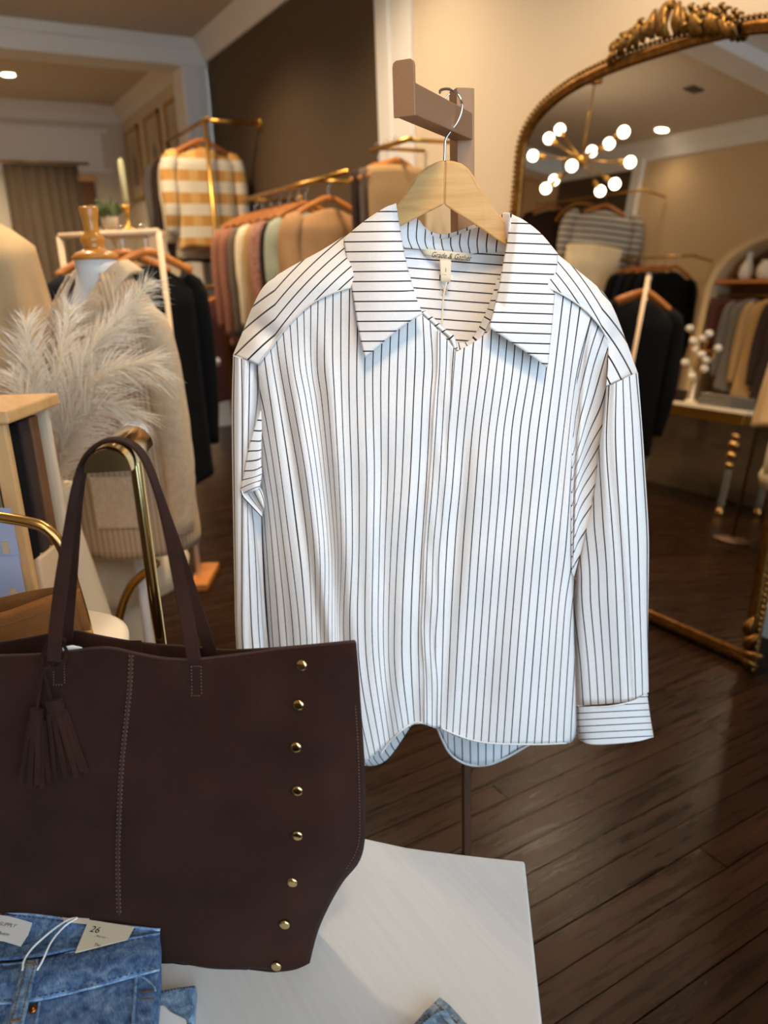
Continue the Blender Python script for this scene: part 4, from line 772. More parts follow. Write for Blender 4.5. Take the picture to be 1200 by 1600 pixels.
# ------------------------------------------------------------------ rack on the dark wall with the checked sweater
ZR = 2.47; Xr = 2.09
rk1 = thing('wall_rack', (Xr, 6.05, 0), 'tall gold pipe clothes rack fixed to the dark wall with a checked sweater', 'clothes rack')
MB().tube([(Xr, 6.03, .005), (Xr, 6.03, ZR)], .016, 12).build('upright', 'brass', rk1); MB().tube([(Xr, 7.02, .005), (Xr, 7.02, ZR)], .016, 12).build('upright', 'brass', rk1)
MB().tube([(Xr, 5.95, ZR), (Xr, 7.06, ZR)], .014, 12).build('rail', 'brass', rk1); MB().tube([(Xr, 6.03, ZR), (XR-.012, 6.03, ZR)], .014, 12).build('wall_arm', 'brass', rk1)
MB().lathe([(.05, 0), (.05, .012), (.02, .018)], (XR, 6.03, ZR), ((0, 1, 0), (0, 0, 1), (-1, 0, 0)), 20).build('flange', 'brass', rk1)
MB().tube([(Xr, 6.0, 1.30), (Xr, 7.05, 1.30)], .012, 12).build('rail', 'brass', rk1)
for i, (y, lb, m, W, L, nm) in enumerate([(6.16, 'cream and ochre checked sweater nearest on the tall gold rack', 'sweater_band', .52, .72, 'checked_sweater'), (6.36, 'pale pink blouse behind the checked sweater on the gold rack', 'cream_cloth', .46, .78, 'blouse'), (6.58, 'dark brown jacket behind the pale blouse on the gold rack', 'brown_dark', .46, .8, 'jacket'), (6.80, 'grey knit top farthest along the tall gold rack', 'grey_cloth', .46, .7, 'sweater')]):
    garment(nm, lb, 'clothing', (Xr, y, ZR-.17), .10, W, L, m, depth=.13, seed=i, folds=3)
    hanger('wooden hanger of the %s' % lb.split(' on the')[0].split(' behind')[0].split(' nearest')[0].split(' farthest')[0], (Xr, y, ZR-.125), .10, .40, group='hangers on the tall gold rack')
for i, (y, m, lb) in enumerate([(6.12, 'burgundy', 'burgundy skirt nearest on the lower rail of the tall gold rack'), (6.26, 'brown_dark', 'second dark brown skirt on the lower rail of the tall gold rack'), (6.42, 'burgundy', 'third burgundy skirt on the lower rail of the tall gold rack'), (6.6, 'black_cloth', 'black skirt farthest on the lower rail of the tall gold rack')]):
    garment('skirt', lb, 'clothing', (Xr+.02*i, y, 1.18), .1, .44, .78, m, depth=.10, sleeves=False, hemw=1.15, seed=20+i, pants=True, group='skirts on the lower rail')
    hanger('wooden hanger of the %s' % lb.split(' on the')[0], (Xr+.02*i, y, 1.20), .1, .40, group='hangers on the lower rail')
tag(MB().lathe([(.001, 0), (.035, 0), (.035, .003), (.001, .003)], (Xr-.10, 6.02, .72), ((1, 0, 0), (0, 0, 1), (0, -1, 0)), 16).build('swing_tag', 'paper_white'), 'round white swing tag on the burgundy skirt of the lower rail', 'tag')

# ------------------------------------------------------------------ rail with mixed tops on the dark wall
ZQ = 1.865; Xq = 2.10
rl = thing('wall_rail', (Xq, 4.75, ZQ), 'gold wall rail of mixed tops beside the white casing', 'clothes rail')
MB().tube([(Xq, 3.88, ZQ), (Xq, 5.45, ZQ)], .014, 12).build('rail', 'brass', rl)
for y in (4.28, 5.40):
    MB().tube([(Xq, y, ZQ), (XR-.012, y, ZQ)], .012, 12).build('wall_arm', 'brass', rl); MB().lathe([(.045, 0), (.045, .012), (.02, .016)], (XR, y, ZQ), ((0, 1, 0), (0, 0, 1), (-1, 0, 0)), 20).build('flange', 'brass', rl)
tops = [(5.34, 'rose_brown', 'dusty rose brown blouse farthest on the wall rail of tops', .46, .80), (5.22, 'rose_brown', 'second dusty brown blouse on the wall rail of tops', .44, .86), (5.08, 'grey_brown', 'grey brown cardigan between the rose and cream tops', .42, .85), (4.94, 'cream_cloth', 'cream blouse in the middle of the wall rail', .42, .78), (4.80, 'tan_cloth', 'tan shirt next to the cream blouse on the wall rail', .42, .80), (4.66, 'red_print', 'red printed blouse on the wall rail of tops', .44, .85), (4.54, 'black_cloth', 'black top behind the sage blouse on the wall rail', .40, .7), (4.42, 'sage', 'sage green patterned blouse on the wall rail', .44, .82), (4.12, 'tan_suede', 'large tan suede jacket nearest on the wall rail', .50, .70)]
for i, (y, m, lb, W, L) in enumerate(tops):
    garment('jacket' if 'jacket' in lb else 'blouse', lb, 'clothing', (Xq, y, ZQ-.16), .12, W, L, m, depth=.11, seed=40+i, folds=4, group='tops on the wall rail')
    hanger('orange wooden hanger of the %s' % lb.split(' on the')[0].split(' farthest')[0].split(' nearest')[0].split(' next')[0].split(' between')[0].split(' in the')[0].split(' behind')[0], (Xq, y, ZQ-.115), .12, .42, group='hangers on the wall rail')

# ------------------------------------------------------------------ short rail on the beige wall, behind the shirt
p = atX(650, 240, XR); ZS = p[2]; ys = p[1]
sr = thing('wall_rail', (XR-.15, ys-.2, ZS), 'short gold rail on the beige wall behind the striped shirt', 'clothes rail')
MB().tube([(XR-.30, ys-.02, ZS), (XR-.30, ys-.42, ZS)], .012, 10).build('rail', 'brass', sr)
for yy in (ys-.10, ys-.38): MB().tube([(XR-.30, yy, ZS), (XR-.01, yy, ZS)], .010, 10).build('wall_arm', 'brass', sr)
for i, (yy, m, lb) in enumerate([(ys-.10, 'brown_dark', 'dark brown trousers on the short rail behind the hanger'), (ys-.19, 'grey_brown', 'grey brown trousers on the short rail behind the hanger'), (ys-.28, 'tan_cloth', 'tan trousers on the short rail behind the hanger')]):
    garment('trousers', lb, 'clothing', (XR-.30, yy, ZS-.10), .1, .36, .95, m, depth=.06, sleeves=False, pants=True, seed=60+i, group='trousers on the short rail'); hanger('wooden hanger of the %s' % lb.split(' on the')[0], (XR-.30, yy, ZS-.09), .1, .36, group='hangers on the short rail')

# ------------------------------------------------------------------ back room: frames, curtain, shelf, candle
Xb = XR-.05
for i, (x0, x1, yt, ybm) in enumerate([(190, 214, 166, 262), (220, 247, 144, 250), (252, 290, 120, 235)]):
    a = atX(x0, yt, Xb); b = atX(x1, yt, Xb); z1 = max(a[2], b[2]) if i == 2 else (a[2]+b[2])/2; z1 = 3.0; z0 = 2.25; ya, yb_ = a[1]-.04, b[1]+.04
    t = thing('picture_frame', (Xb, (ya+yb_)/2, z0), ['farthest gold framed picture on the back room wall', 'middle gold framed picture on the back room wall', 'nearest gold framed picture on the back room wall'][i], 'picture', 'gold framed pictures')
    for (p, q) in (((ya, z0), (yb_, z0+.035)), ((ya, z1-.035), (yb_, z1)), ((ya, z0), (ya-.035, z1)), ((yb_, z0), (yb_+.035, z1))): MB().box2((Xb-.03, p[0], p[1]), (Xb, q[0], q[1])).build('frame_bar', 'gold_paint', t, smooth=False)
    MB().box2((Xb-.012, ya, z0), (Xb-.004, yb_, z1)).build('print', 'art_paper', t, smooth=False)
    ym = (ya+yb_)/2; MB().prism([(Xb-.014, ym-.12, z0+.16), (Xb-.014, ym+.10, z0+.16), (Xb-.014, ym+.06, z0+.42), (Xb-.014, ym-.02, z0+.5), (Xb-.014, ym-.10, z0+.38)], (.002, 0, 0)).build('print_motif', 'art_ink', t, smooth=False)
a = atY(4, 258, YE-.08); b = atY(122, 262, YE-.08); G = []
for i in range(81):
    s = i/80; r = []
    for j in range(14):
        q = j/13; x = a[0]+(b[0]-a[0])*s*(1+.10*q); r.append((x, YE-.07+.03*math.sin(s*46+.6*math.sin(s*9)+q*.7)*(.4+.6*q), 2.64-2.5*q))
    G.append(r)
cu_t = thing('curtain', ((a[0]+b[0])/2, YE-.08, .1), 'grey brown curtain hanging in the back room', 'curtain')
MB().grid(G).build('cloth', 'curtain', cu_t, solid=.004); MB().tube([(a[0]-.1, YE-.09, 2.66), (b[0]+.12, YE-.09, 2.66)], .014, 8).build('curtain_rod', 'brass', cu_t)
a = atY(118, 285, YE); b = atY(146, 285, YE); t = thing('wooden_board', ((a[0]+b[0])/2, YE-.02, 0), 'brown wooden panel leaning beside the curtain in the back room', 'panel')
MB().box2((a[0], YE-.05, 0), (b[0], YE-.005, 2.48)).build('board', 'wood_brown', t, smooth=False, bevel=.004); MB().box2((a[0]-.03, YE-.06, 2.48), (b[0]+.03, YE-.003, 2.54)).build('rail', 'wood_light', t, smooth=False)
struct('window_2', MB().box2((.3, YE-.02, 2.62), (2.2, YE-.002, 3.0)).box2((.25, YE-.035, 2.58), (2.28, YE-.002, 2.62)).box2((.25, YE-.035, 3.0), (2.28, YE-.002, 3.04)), 'white_paint')
# small white shelf with plant and candle
sp = fw(205, 360, 4.6); sz = sp[2]
sh = thing('side_shelf', (sp[0], sp[1], 0), 'pale open shelf behind the black jackets with a candle on top', 'shelf')
axs = (R0, Fh, ZZ)
MB().box((sp[0], sp[1], sz-.02), (.32, .26, .035), axs).build('top_board', mat('pink_wood', 'dcbf9c', .6), sh, smooth=False, bevel=.004); MB().box((sp[0], sp[1], sz-.32), (.30, .25, .025), axs).build('shelf_board', 'pink_wood', sh, smooth=False)
for s in (-1, 1):
    for d in (-1, 1): c = sp+R0*.145*s+Fh*.11*d; MB().box((c[0], c[1], (sz-.03)/2), (.03, .03, sz-.03), axs).build('leg', 'pink_wood', sh, smooth=False)
cp = sp+R0*-.01; cd = thing('candlestick', (cp[0], cp[1], sz), 'tall pale taper candle in a small brass holder on the pale shelf', 'candle')
MB().lathe([(.05, 0), (.05, .01), (.012, .02), (.012, .10), (.028, .11), (.028, .13), (.01, .132)], (cp[0], cp[1], sz), seg=16).build('holder', 'brass', cd); MB().lathe([(.017, .13), (.015, .36), (.005, .37)], (cp[0], cp[1], sz), seg=12).build('taper', 'candle', cd)
pp_ = sp+R0*-.10+Fh*-.03; pt = thing('potted_plant', (pp_[0], pp_[1], sz), 'small leafy plant in a clay pot beside the taper candle', 'plant')
MB().lathe([(.035, 0), (.045, .07), (.04, .07), (.035, .06)], (pp_[0], pp_[1], sz), seg=16).build('pot', 'pot', pt)
for k in range(16):
    a = random.random()*6.28; e = .3+random.random()*.9; d = arr((math.cos(a)*math.cos(e), math.sin(a)*math.cos(e), math.sin(e))); MB().ball(arr((pp_[0], pp_[1], sz+.07))+d*.07, (.010, .022, .05), 8, 6, (np.cross(d, arr((0, 0.1, 1))), np.cross(d, np.cross(d, arr((0, .1, 1)))), d)).build('leaf', 'leaf_green', pt)

# ------------------------------------------------------------------ black jackets on a white stand
fb = atz(312, 905, 0); bb = 3.25
bt = fw(215, 385, bb); zr = bt[2]+.06
bs2 = thing('garment_stand', (fb[0], fb[1], 0), 'slim white garment stand with a wooden foot, loaded with black jackets', 'clothes rack')
u1 = np.array([fb[0]-.005, fb[1]-.01, 0]); u2 = u1 - R0*.44 + Fh*.08
for u in (u1, u2):
    MB().tube([u+ZZ*.02, u+ZZ*(zr+.0)], .013, 10).build('upright', 'pink_wood', bs2); MB().prism([u-Fh*.14-R0*.02, u+Fh*.14-R0*.02, u+Fh*.14+R0*.07, u-Fh*.14+R0*.07], ZZ*.035).build('foot', 'wood_orange', bs2, smooth=False, bevel=.006)
MB().tube([u1+ZZ*zr, u2+ZZ*zr], .013, 10).build('rail', 'pink_wood', bs2)
for i, (k, m, lb) in enumerate([(.14, 'black_cloth', 'black jacket on the right end of the white stand'), (.37, 'black_cloth', 'middle black jacket on the white stand'), (.60, 'navy_cloth', 'dark navy jacket on the white stand, nearest the mannequin')]):
    q = u1+(u2-u1)*k+ZZ*(zr-.13); garment('jacket', lb, 'clothing', q, -YAW+.95, .46, .95, m, depth=.12, seed=70+i, folds=4, group='jackets on the white stand')
    hanger('wooden hanger of the %s' % lb.split(' on the')[0], q+ZZ*.045, -YAW+.75, .40, group='hangers on the white stand')

# ------------------------------------------------------------------ mannequin in a cardigan
mb_ = fw(165, 850, 2.08); zc0 = fw(140, 406, 2.08)[2]; mx, my = (fw(150, 410, 2.08)[:2])
mq = thing('mannequin', (mx, my, 0), 'white dress form with amber wooden neck knob behind the pampas grass', 'mannequin')
MYAW = -YAW-.45
def mloc(p): return arr((mx, my, 0))+rotz(arr(p), MYAW)
def ringloft(rows, k=36, wig=0, n=1):
    P = []
    for (z, a, b, oy) in rows: P.append([mloc((a*math.cos(2*math.pi*j/k), oy+b*math.sin(2*math.pi*j/k), z)) for j in range(k)])
    return P
def skin(P, k=36, cap=True):
    m = MB(); nn = len(P); m.add([p for r in P for p in r], [(i*k+j, i*k+(j+1) % k, (i+1)*k+(j+1) % k, (i+1)*k+j) for i in range(nn-1) for j in range(k)]+([tuple(range(k))[::-1], tuple((nn-1)*k+j for j in range(k))] if cap else [])); return m
zt = zc0
skin(ringloft([(zt-.62, .13, .09, 0), (zt-.45, .14, .10, 0), (zt-.32, .115, .09, 0), (zt-.22, .14, .105, -.005), (zt-.15, .13, .085, 0), (zt-.10, .098, .07, 0), (zt-.06, .06, .056, 0), (zt-.03, .053, .053, 0), (zt, .052, .052, 0)])).build('torso', 'mannequin_white', mq)
MB().lathe([(.056, 0), (.058, .008), (.046, .018), (.030, .024), (.022, .03), (.030, .042), (.030, .052), (.020, .062), (.017, .075), (.020, .10), (.024, .122), (.022, .126)], mloc((0, 0, zt)), seg=24).build('neck_knob', 'wood_amber', mq)
MB().tube([mloc((0, 0, .03)), mloc((0, 0, zt-.6))], .014, 10).build('pole', 'mannequin_white', mq); MB().lathe([(.14, 0), (.14, .02), (.03, .04)], mloc((0, 0, 0)), seg=24).build('base', 'wood_amber', mq)
zh = fw(175, 850, 2.05)[2]
cg = thing('cardigan', mloc((0, 0, zh)), 'beige ribbed cardigan with patch pockets on the dress form', 'clothing')
rows = [(zh, .195, .15, 0), (zh+.03, .20, .152, 0), (zh+.2, .19, .145, 0), (zh+.4, .182, .135, 0), (zt-.22, .176, .13, -.005), (zt-.15, .165, .11, 0), (zt-.10, .135, .092, 0), (zt-.065, .10, .08, 0), (zt-.035, .078, .07, .005)]
P_ = ringloft([(z_, *[float(np.interp(z_, [r[0] for r in rows], [r[c] for r in rows])) for c in (1, 2, 3)]) for z_ in np.linspace(zh, zt-.035, 34)], 60); Fv = []
for i in range(33):
    zz_ = zh+(zt-.035-zh)*(i+.5)/33; ha = max(0, (zz_-(zt-.36))/.33)*.75
    for j in range(60):
        an = abs((2*math.pi*(j+.5)/60-1.5*math.pi+math.pi) % (2*math.pi)-math.pi)
        if an > ha: Fv.append((i*60+j, i*60+(j+1) % 60, (i+1)*60+(j+1) % 60, (i+1)*60+j))
MB().add([p for r in P_ for p in r], Fv).build('body', 'cardigan_rib', cg, solid=.008)
for s in (-1, 1):
    MB().tube(cr3([mloc((s*.125, 0, zt-.135)), mloc((s*.165, 0, zt-.20)), mloc((s*.19, -.01, zt-.38)), mloc((s*.205, -.02, zt-.55)), mloc((s*.20, -.04, zt-.70))], 16), .048, 14, scale=[.8]+[1]*8+[.95, .93, .9, .88, .85, .82, .8, .8]).build('sleeve', 'beige_knit', cg)
    pz = zh+.16; pk = [mloc((s*.04, -.150, pz-.07)), mloc((s*.14, -.108, pz-.07)), mloc((s*.14, -.108, pz+.07)), mloc((s*.04, -.150, pz+.07))]; MB().prism([p+rotz(arr((0, -.012, 0)), MYAW) for p in pk], rotz(arr((0, -.008, 0)), MYAW)).build('pocket', 'beige_knit', cg, smooth=False, bevel=.004)
# ribbed V collar
vc = [(.075, .06, zt-.02), (.078, 0, zt-.03), (.068, -.068, zt-.09), (.042, -.108, zt-.17), (.015, -.138, zt-.27), (0, -.150, zt-.36), (0, -.158, zt-.52)]
for s in (-1, 1): MB().sweep(cr3([mloc((s*x, y, z)) for x, y, z in vc], 30), [(-.027, -.006), (-.027, .006), (.027, .006), (.027, -.006)], ups=[rotz(arr((s*.35, -1, .35)), MYAW)]*31).build('collar_band', 'beige_knit', cg, bevel=.003)

# ------------------------------------------------------------------ beige coat at the picture's left edge
q = fw(-52, 335, 2.45); garment('coat', 'beige draped dress top at the left edge behind the pampas grass', 'clothing', q, -YAW+.3, .34, .80, 'dress_tan', depth=.30, seed=90, folds=9, hemw=1.7, sleeves=False)
hanger('wooden hanger of the beige dress at the left edge', q-ZZ*.01, -YAW+.3, .22)
hk_ = q+ZZ*.10; t = thing('wall_hook_stand', (hk_[0], hk_[1], 0), 'dark pole stand carrying the beige dress at the left edge', 'clothes rack'); hb = hk_-R0*.10+Fh*.17
MB().tube([hb*arr((1, 1, 0))+ZZ*.02, hb*arr((1, 1, 0))+ZZ*hk_[2], hk_], .009, 8).build('pole', 'bronze_dark', t); MB().lathe([(.12, 0), (.12, .015), (.02, .03)], hb*arr((1, 1, 0)), seg=24).build('base', 'bronze_dark', t)

# ------------------------------------------------------------------ pampas grass in a vase
vb = fw(75, 760, 1.78); vz0 = 0.
pv = thing('floor_vase', (vb[0], vb[1], 0), 'tall cream floor vase of pampas grass behind the wooden cabinet', 'vase')
MB().lathe([(.09, 0), (.12, .15), (.11, .45), (.06, vb[2]-.12), (.05, vb[2]-.03), (.06, vb[2]), (.05, vb[2]-.005), (.04, vb[2]-.06)], (vb[0], vb[1], 0), seg=24).build('vessel', 'marble', pv)
def plume(tip, b1, label, n, ln, seed, mid=None):
    rs = np.random.RandomState(seed); base = vb + ZZ*.0 + R0*rs.uniform(-.015, .015); tipp = fw(*tip, b1); mp = fw(*mid, (b1+1.75)/2) if mid else (base+tipp)/2+ZZ*.06
    t = thing('pampas_plume', base, label, 'dried grass', 'pampas plumes'); path = cr3([base-ZZ*.15, base, mp, tipp], 60)
    MB().tube(path, .0025, 6).build('stem', 'candle', t); vs = []; fs = []
    for k in range(n):
        f = rs.rand()**.8; x = .22+.78*f; i = min(59, int(x*60)); p = path[i]; d = path[i+1]-path[i]; d /= np.linalg.norm(d)
        rd = rs.normal(size=3); rd -= d*(rd@d); rd /= np.linalg.norm(rd)
        L = ln*(.55+.6*rs.rand())*(math.sin(math.pi*min(1, .18+.82*f*.92))**.6+.12); dr = d*.95+rd*(.35+.35*rs.rand()); dr /= np.linalg.norm(dr)
        sag = -ZZ*L*(.12+.35*rs.rand()); wv = np.cross(dr, rs.normal(size=3)); wv /= np.linalg.norm(wv); wv *= .0008
        o_ = len(vs)
        for q_, kk in ((0, 1.), (.35, 1.), (.7, .8), (1., .15)): c = p+dr*L*q_+sag*q_*q_+rd*.02*q_*L/.1*.3; vs += [c-wv*kk, c+wv*kk]
        fs += [(o_, o_+1, o_+3, o_+2), (o_+2, o_+3, o_+5, o_+4), (o_+4, o_+5, o_+7, o_+6)]
    o = MB().add(vs, fs).build('tuft', 'plume', t, recalc=False); o['kind'] = 'stuff'
plume((232, 440), 1.86, 'pampas plume reaching highest over the cardigan shoulder', 800, .12, 1, (150, 560)); plume((240, 565), 1.72, 'pampas plume bending right over the cardigan front', 950, .13, 2, (150, 600))
plume((110, 480), 1.86, 'upright pampas plume just left of the cardigan collar', 650, .13, 3, (88, 600)); plume((40, 500), 1.8, 'pampas plume leaning left over the beige dress', 700, .13, 4, (55, 610)); plume((175, 510), 1.8, 'middle pampas plume crossing the cardigan chest', 750, .13, 5, (120, 590)); plume((215, 650), 1.7, 'lowest pampas plume drooping towards the bag stand', 700, .12, 6, (150, 640)); plume((20, 585), 1.72, 'short pampas plume at the far left above the wooden cabinet', 600, .11, 7, (50, 650))

# ------------------------------------------------------------------ round cream chair with gold ring
cc = fw(185, 800, 2.42)
ch = thing('round_chair', (cc[0], cc[1], 0), 'cream round-backed chair on a gold ring behind the cardigan', 'chair')
fx = Fh*-1
MB().lathe([(.12, 0), (.165, .01), (.20, .045), (.208, .09), (.19, .13), (.14, .15)], cc+Fh*.10, (R0, ZZ, -Fh), 32).build('backrest', 'cream_boucle', ch)
MB().lathe([(.15, 0), (.22, .03), (.24, .09), (.22, .15), (.15, .18)], (cc-Fh*.12)*arr((1, 1, 0))+ZZ*.40, seg=32).build('seat', 'cream_boucle', ch); MB().lathe([(.10, .18), (.12, .40)], (cc-Fh*.12)*arr((1, 1, 0)), seg=24).build('pedestal', 'cream_boucle', ch)
for k_, (px_, mid_, end_) in enumerate([((246, 878), (200, 925), (176, 1010)), ((128, 880), (120, 940), (118, 1010))]):
    pts_ = cr([px_, mid_, end_], 20); pl_ = [fw(x, y, 2.02) for x, y in pts_]; pl_.append(np.array([pl_[-1][0], pl_[-1][1], .0])); MB().tube(pl_, .012, 10).build('gold_leg', 'brass', ch)

# ------------------------------------------------------------------ wooden cabinet with cards at the left edge
z_top = fw(4, 640, 1.25)[2]
def b_for_z(x, y, z): d = ray(x, y); return (z-CAMH)/d[2]*(d@Fh)
c1 = fw(4, 642, 1.25); c2b = fw(74, 616, b_for_z(74, 616, z_top)); 
sd_ = (c2b-c1); sd_[2] = 0; sdl = np.linalg.norm(sd_); sd_ /= sdl; sdl = min(sdl, .34); fr_ = np.array([-sd_[1], sd_[0], 0]); fr_ = fr_ if fr_@R0 < 0 else -fr_
cb = thing('display_cabinet', (c1[0], c1[1], 0), 'open-sided light wood cabinet at the left edge with a dark lining', 'cabinet')
def cbx(s0, s1, f0, f1, z0, z1, nm, m): c = c1*arr((1, 1, 0))+sd_*(s0+s1)/2+fr_*(f0+f1)/2+ZZ*(z0+z1)/2; return MB().box(c, (s1-s0, f1-f0, z1-z0), (sd_, fr_, ZZ)).build(nm, m, cb, smooth=False, bevel=.004)
cbx(-.015, sdl+.015, -.015, .45, z_top-.022, z_top, 'top_board', 'wood_light'); cbx(0, .014, 0, .03, 0, z_top-.022, 'corner_post', 'wood_light'); cbx(sdl-.012, sdl, 0, .43, 0, z_top-.022, 'back_board', 'pink_wood')
cbx(0, .03, .40, .43, 0, z_top-.022, 'corner_post', 'wood_light'); cbx(.03, sdl-.012, 0, .02, 0, .89, 'side_panel', 'kraft'); cbx(.014, sdl-.012, .030, .040, .89, z_top-.022, 'dark_lining', 'black_cloth')
for k in range(3): cbx(.02+(sdl-.05)/3*k, .02+(sdl-.05)/3*k+(sdl-.05)/3*.72, .004, .029, .89, z_top-.03, 'dark_folder', ['black_cloth', 'brown_dark', 'wood_brown'][k])
for i in range(3):
    for j in range(3):
        z1 = .985-.085*i; c = c1*arr((1, 1, 0))+fr_*(.055+.085*j)-sd_*(.004+.004*i)+ZZ*(z1-.04); t = thing('paper_card', c, 'lavender paper card in the %s row, %s column on the wooden cabinet front' % (['top', 'middle', 'bottom'][i], ['nearest', 'second', 'third'][j]), 'card', 'paper cards on the cabinet front')
        MB().box(c, (.002, .08, .10), (sd_, fr_, ZZ)).build('sheet', 'paper_blue', t, smooth=False); MB().box(c-sd_*.003+fr_*-.02+ZZ*-.02, (.003, .010, .022), (sd_, fr_, ZZ)).build('clip', 'kraft', t, smooth=False)

# ------------------------------------------------------------------ round table with tan bag and gold frame
tcx = fw(60, 1030, 1.10); ztb = fw(170, 985, 1.14)[2]
rt_ = thing('round_side_table', (tcx[0], tcx[1], 0), 'small round cream marble table behind the tote', 'table')
MB().lathe([(.13, 0), (.14, .006), (.14, .018), (.13, .024)], (tcx[0], tcx[1], ztb-.024), seg=40).build('table_top', 'marble', rt_); MB().tube([(tcx[0], tcx[1], .02), (tcx[0], tcx[1], ztb-.02)], .018, 12).build('pedestal', 'brass', rt_); MB().lathe([(.13, 0), (.13, .015), (.03, .03)], (tcx[0], tcx[1], 0), seg=28).build('base', 'brass', rt_)
sb = thing('suede_bag', fw(40, 1000, 1.03), 'tan suede bag with an open top behind the dark tote', 'bag')
zb0 = ztb+.001
def sbl(lst, b): return [fw(x, y, b) for x, y in lst]
topf = cr([(-130, 985), (-60, 972), (0, 960), (50, 943), (85, 930), (112, 922)], 30); botf = cr([(-120, 1050), (-60, 1050), (0, 1045), (60, 1035), (100, 1015), (128, 985)], 30); topb = cr([(-130, 958), (-60, 945), (0, 934), (40, 925), (85, 918), (110, 919)], 30)
G = [[fw(*(topf[i]*(1-j/10)+botf[i]*j/10), 1.02+.0*j-.016*math.sin(math.pi*j/10)+.05*(i/30)**3) for j in range(11)] for i in range(31)]; MB().grid(G).build('front_panel', 'suede_tan', sb, solid=.003)
G2 = [[fw(*(topb[i]*(1-j/10)+botf[i]*j/10), 1.10+.0*(i/30)) for j in range(11)] for i in range(31)]; MB().grid(G2).build('back_panel', 'suede_tan', sb, solid=.003)
MB().grid([[G[30][j]*(1-k/6)+G2[30][j]*k/6+R0*.012*math.sin(math.pi*k/6) for j in range(11)] for k in range(7)]).build('gusset', 'suede_tan', sb, solid=.003)
MB().sweep([g[0]-ZZ*.006 for g in G], [(-.004, -.007), (-.004, .007), (.001, .007), (.001, -.007)], up=ZZ).build('rim', 'suede_tan', sb); MB().tube([g[2]-Fh*.003 for g in G], .0006, 5).build('stitching', 'thread_tan', sb)
gt = thing('gold_stand', fw(125, 985, 1.13), 'bent gold tube frame standing behind the tan bag', 'stand'); bgt = 1.125
pth = [fw(x, y, bgt) for x, y in cr([(-120, 800), (-40, 803), (0, 808), (45, 816), (72, 826), (92, 847), (105, 876), (117, 918), (130, 962), (138, 992)], 50)]; e_ = pth[-1]; pth += [np.array([e_[0], e_[1], ztb-.012+.012*k]) for k in ()]
MB().tube(pth, .0085, 14).build('tube', 'gold', gt); l0 = pth[0]; MB().tube([l0, l0-R0*.02-ZZ*.02, np.array([l0[0], l0[1], ztb])-R0*.03], .0085, 12).build('tube', 'gold', gt)
# ================================================================== leaning gilt mirror
MW, MH0, MRISE = 1.50, 1.80, .31
def mpt(w, h, n=0.): return MR + np.array([0, w, 0]) + MU*h + MN*n
def arch(w): x = min(1, abs((w-MW/2)/(MW/2))); return MH0+MRISE*max(0, 1-x**2.6)**(1/2.6)
mir = thing('leaning_mirror', MR+np.array([0, MW/2, 0]), 'large arched gilt mirror with a carved crest leaning on the beige wall', 'mirror')
def outline(ins, n=90):
    pts = [(ins, ins)]; k = 40
    pts += [(ins, h) for h in np.linspace(ins, MH0-.02, 12)[1:]]
    for a in np.linspace(math.pi, 0, n):
        c, s = math.cos(a), math.sin(a); x = math.copysign(abs(c)**(2/2.6), c); yv = abs(s)**(2/2.6); pts.append((MW/2+(MW/2-ins)*x, MH0+(MRISE-ins)*yv))
    pts += [(MW-ins, h) for h in np.linspace(MH0-.02, ins, 12)]
    return pts
inn = outline(.05); MB().prism([mpt(a, b, .008) for a, b in inn], MN*.004).build('glass', 'mirror_glass', mir, smooth=False)
MB().prism([mpt(a, b, -.012) for a, b in outline(.01)], MN*.018).build('backing', 'wood_brown', mir, smooth=False)
mid = outline(.03)
prf = [(-.026, 0), (-.026, .016), (-.020, .028), (-.012, .023), (-.004, .032), (.009, .031), (.018, .020), (.022, .009), (.022, 0)]
MB().sweep([mpt(a, b, -.002) for a, b in mid], prf, ups=[MN]*len(mid), closed=True).build('frame', 'gold_old', mir)
# beaded edge inside and out
bd = MB().ball((0, 0, 0), .008, 8, 5)
bead_pts = cr3([(a, b, 0) for a, b in outline(.004)], 260)
mb = MB()
for a, b, _ in bead_pts: mb.ball(mpt(a, b, .018), .0085, 8, 5)
o = mb.build('beading', 'gold_old_light', mir); o['kind'] = 'stuff'
def m_px(x, y): p = hitM(x, y); return p[1]-MR[1], (p-MR)@MU-.012
def orn_leaf(w, h, ang, L, wd, name='leaf', m='gold_old_light', n0=.03):
    d = np.array([0, math.cos(ang), 0])+MU*math.sin(ang); s = np.cross(d, MN); c = mpt(w, h, n0); P = []
    for i in range(9):
        t = i/8; ww = wd*math.sin(math.pi*min(1, .12+.88*t))**.8*(1 if t < .98 else .1); cen = c+d*L*t+MN*(.018*math.sin(math.pi*t))
        P.append([cen-s*ww+MN*-.004, cen-s*ww*.5+MN*.006, cen+MN*.002, cen+s*ww*.5+MN*.006, cen+s*ww+MN*-.004])
    return MB().grid(P).build(name, m, mir, solid=.006)
def orn_scroll(pxs, r, name='scroll', m='gold_old_light'):
    c = cr(pxs, 24); MB().tube([mpt(*m_px(x, y), .032) for x, y in c], r, 10, scale=[.55+.6*math.sin(math.pi*min(1, k/24*.9+.1)) for k in range(25)]).build(name, m, mir)
def orn_rose(x, y, r):
    w_, h_ = m_px(x, y)
    for k in range(5): a = k*math.pi*.4+.3; orn_leaf(w_+.3*r*math.cos(a), h_+.3*r*math.sin(a), a, r*.62, r*.2, 'petal')
    MB().ball(mpt(w_, h_, .045), r*.25, 10, 6).build('rosette_heart', 'gold_old_light', mir)
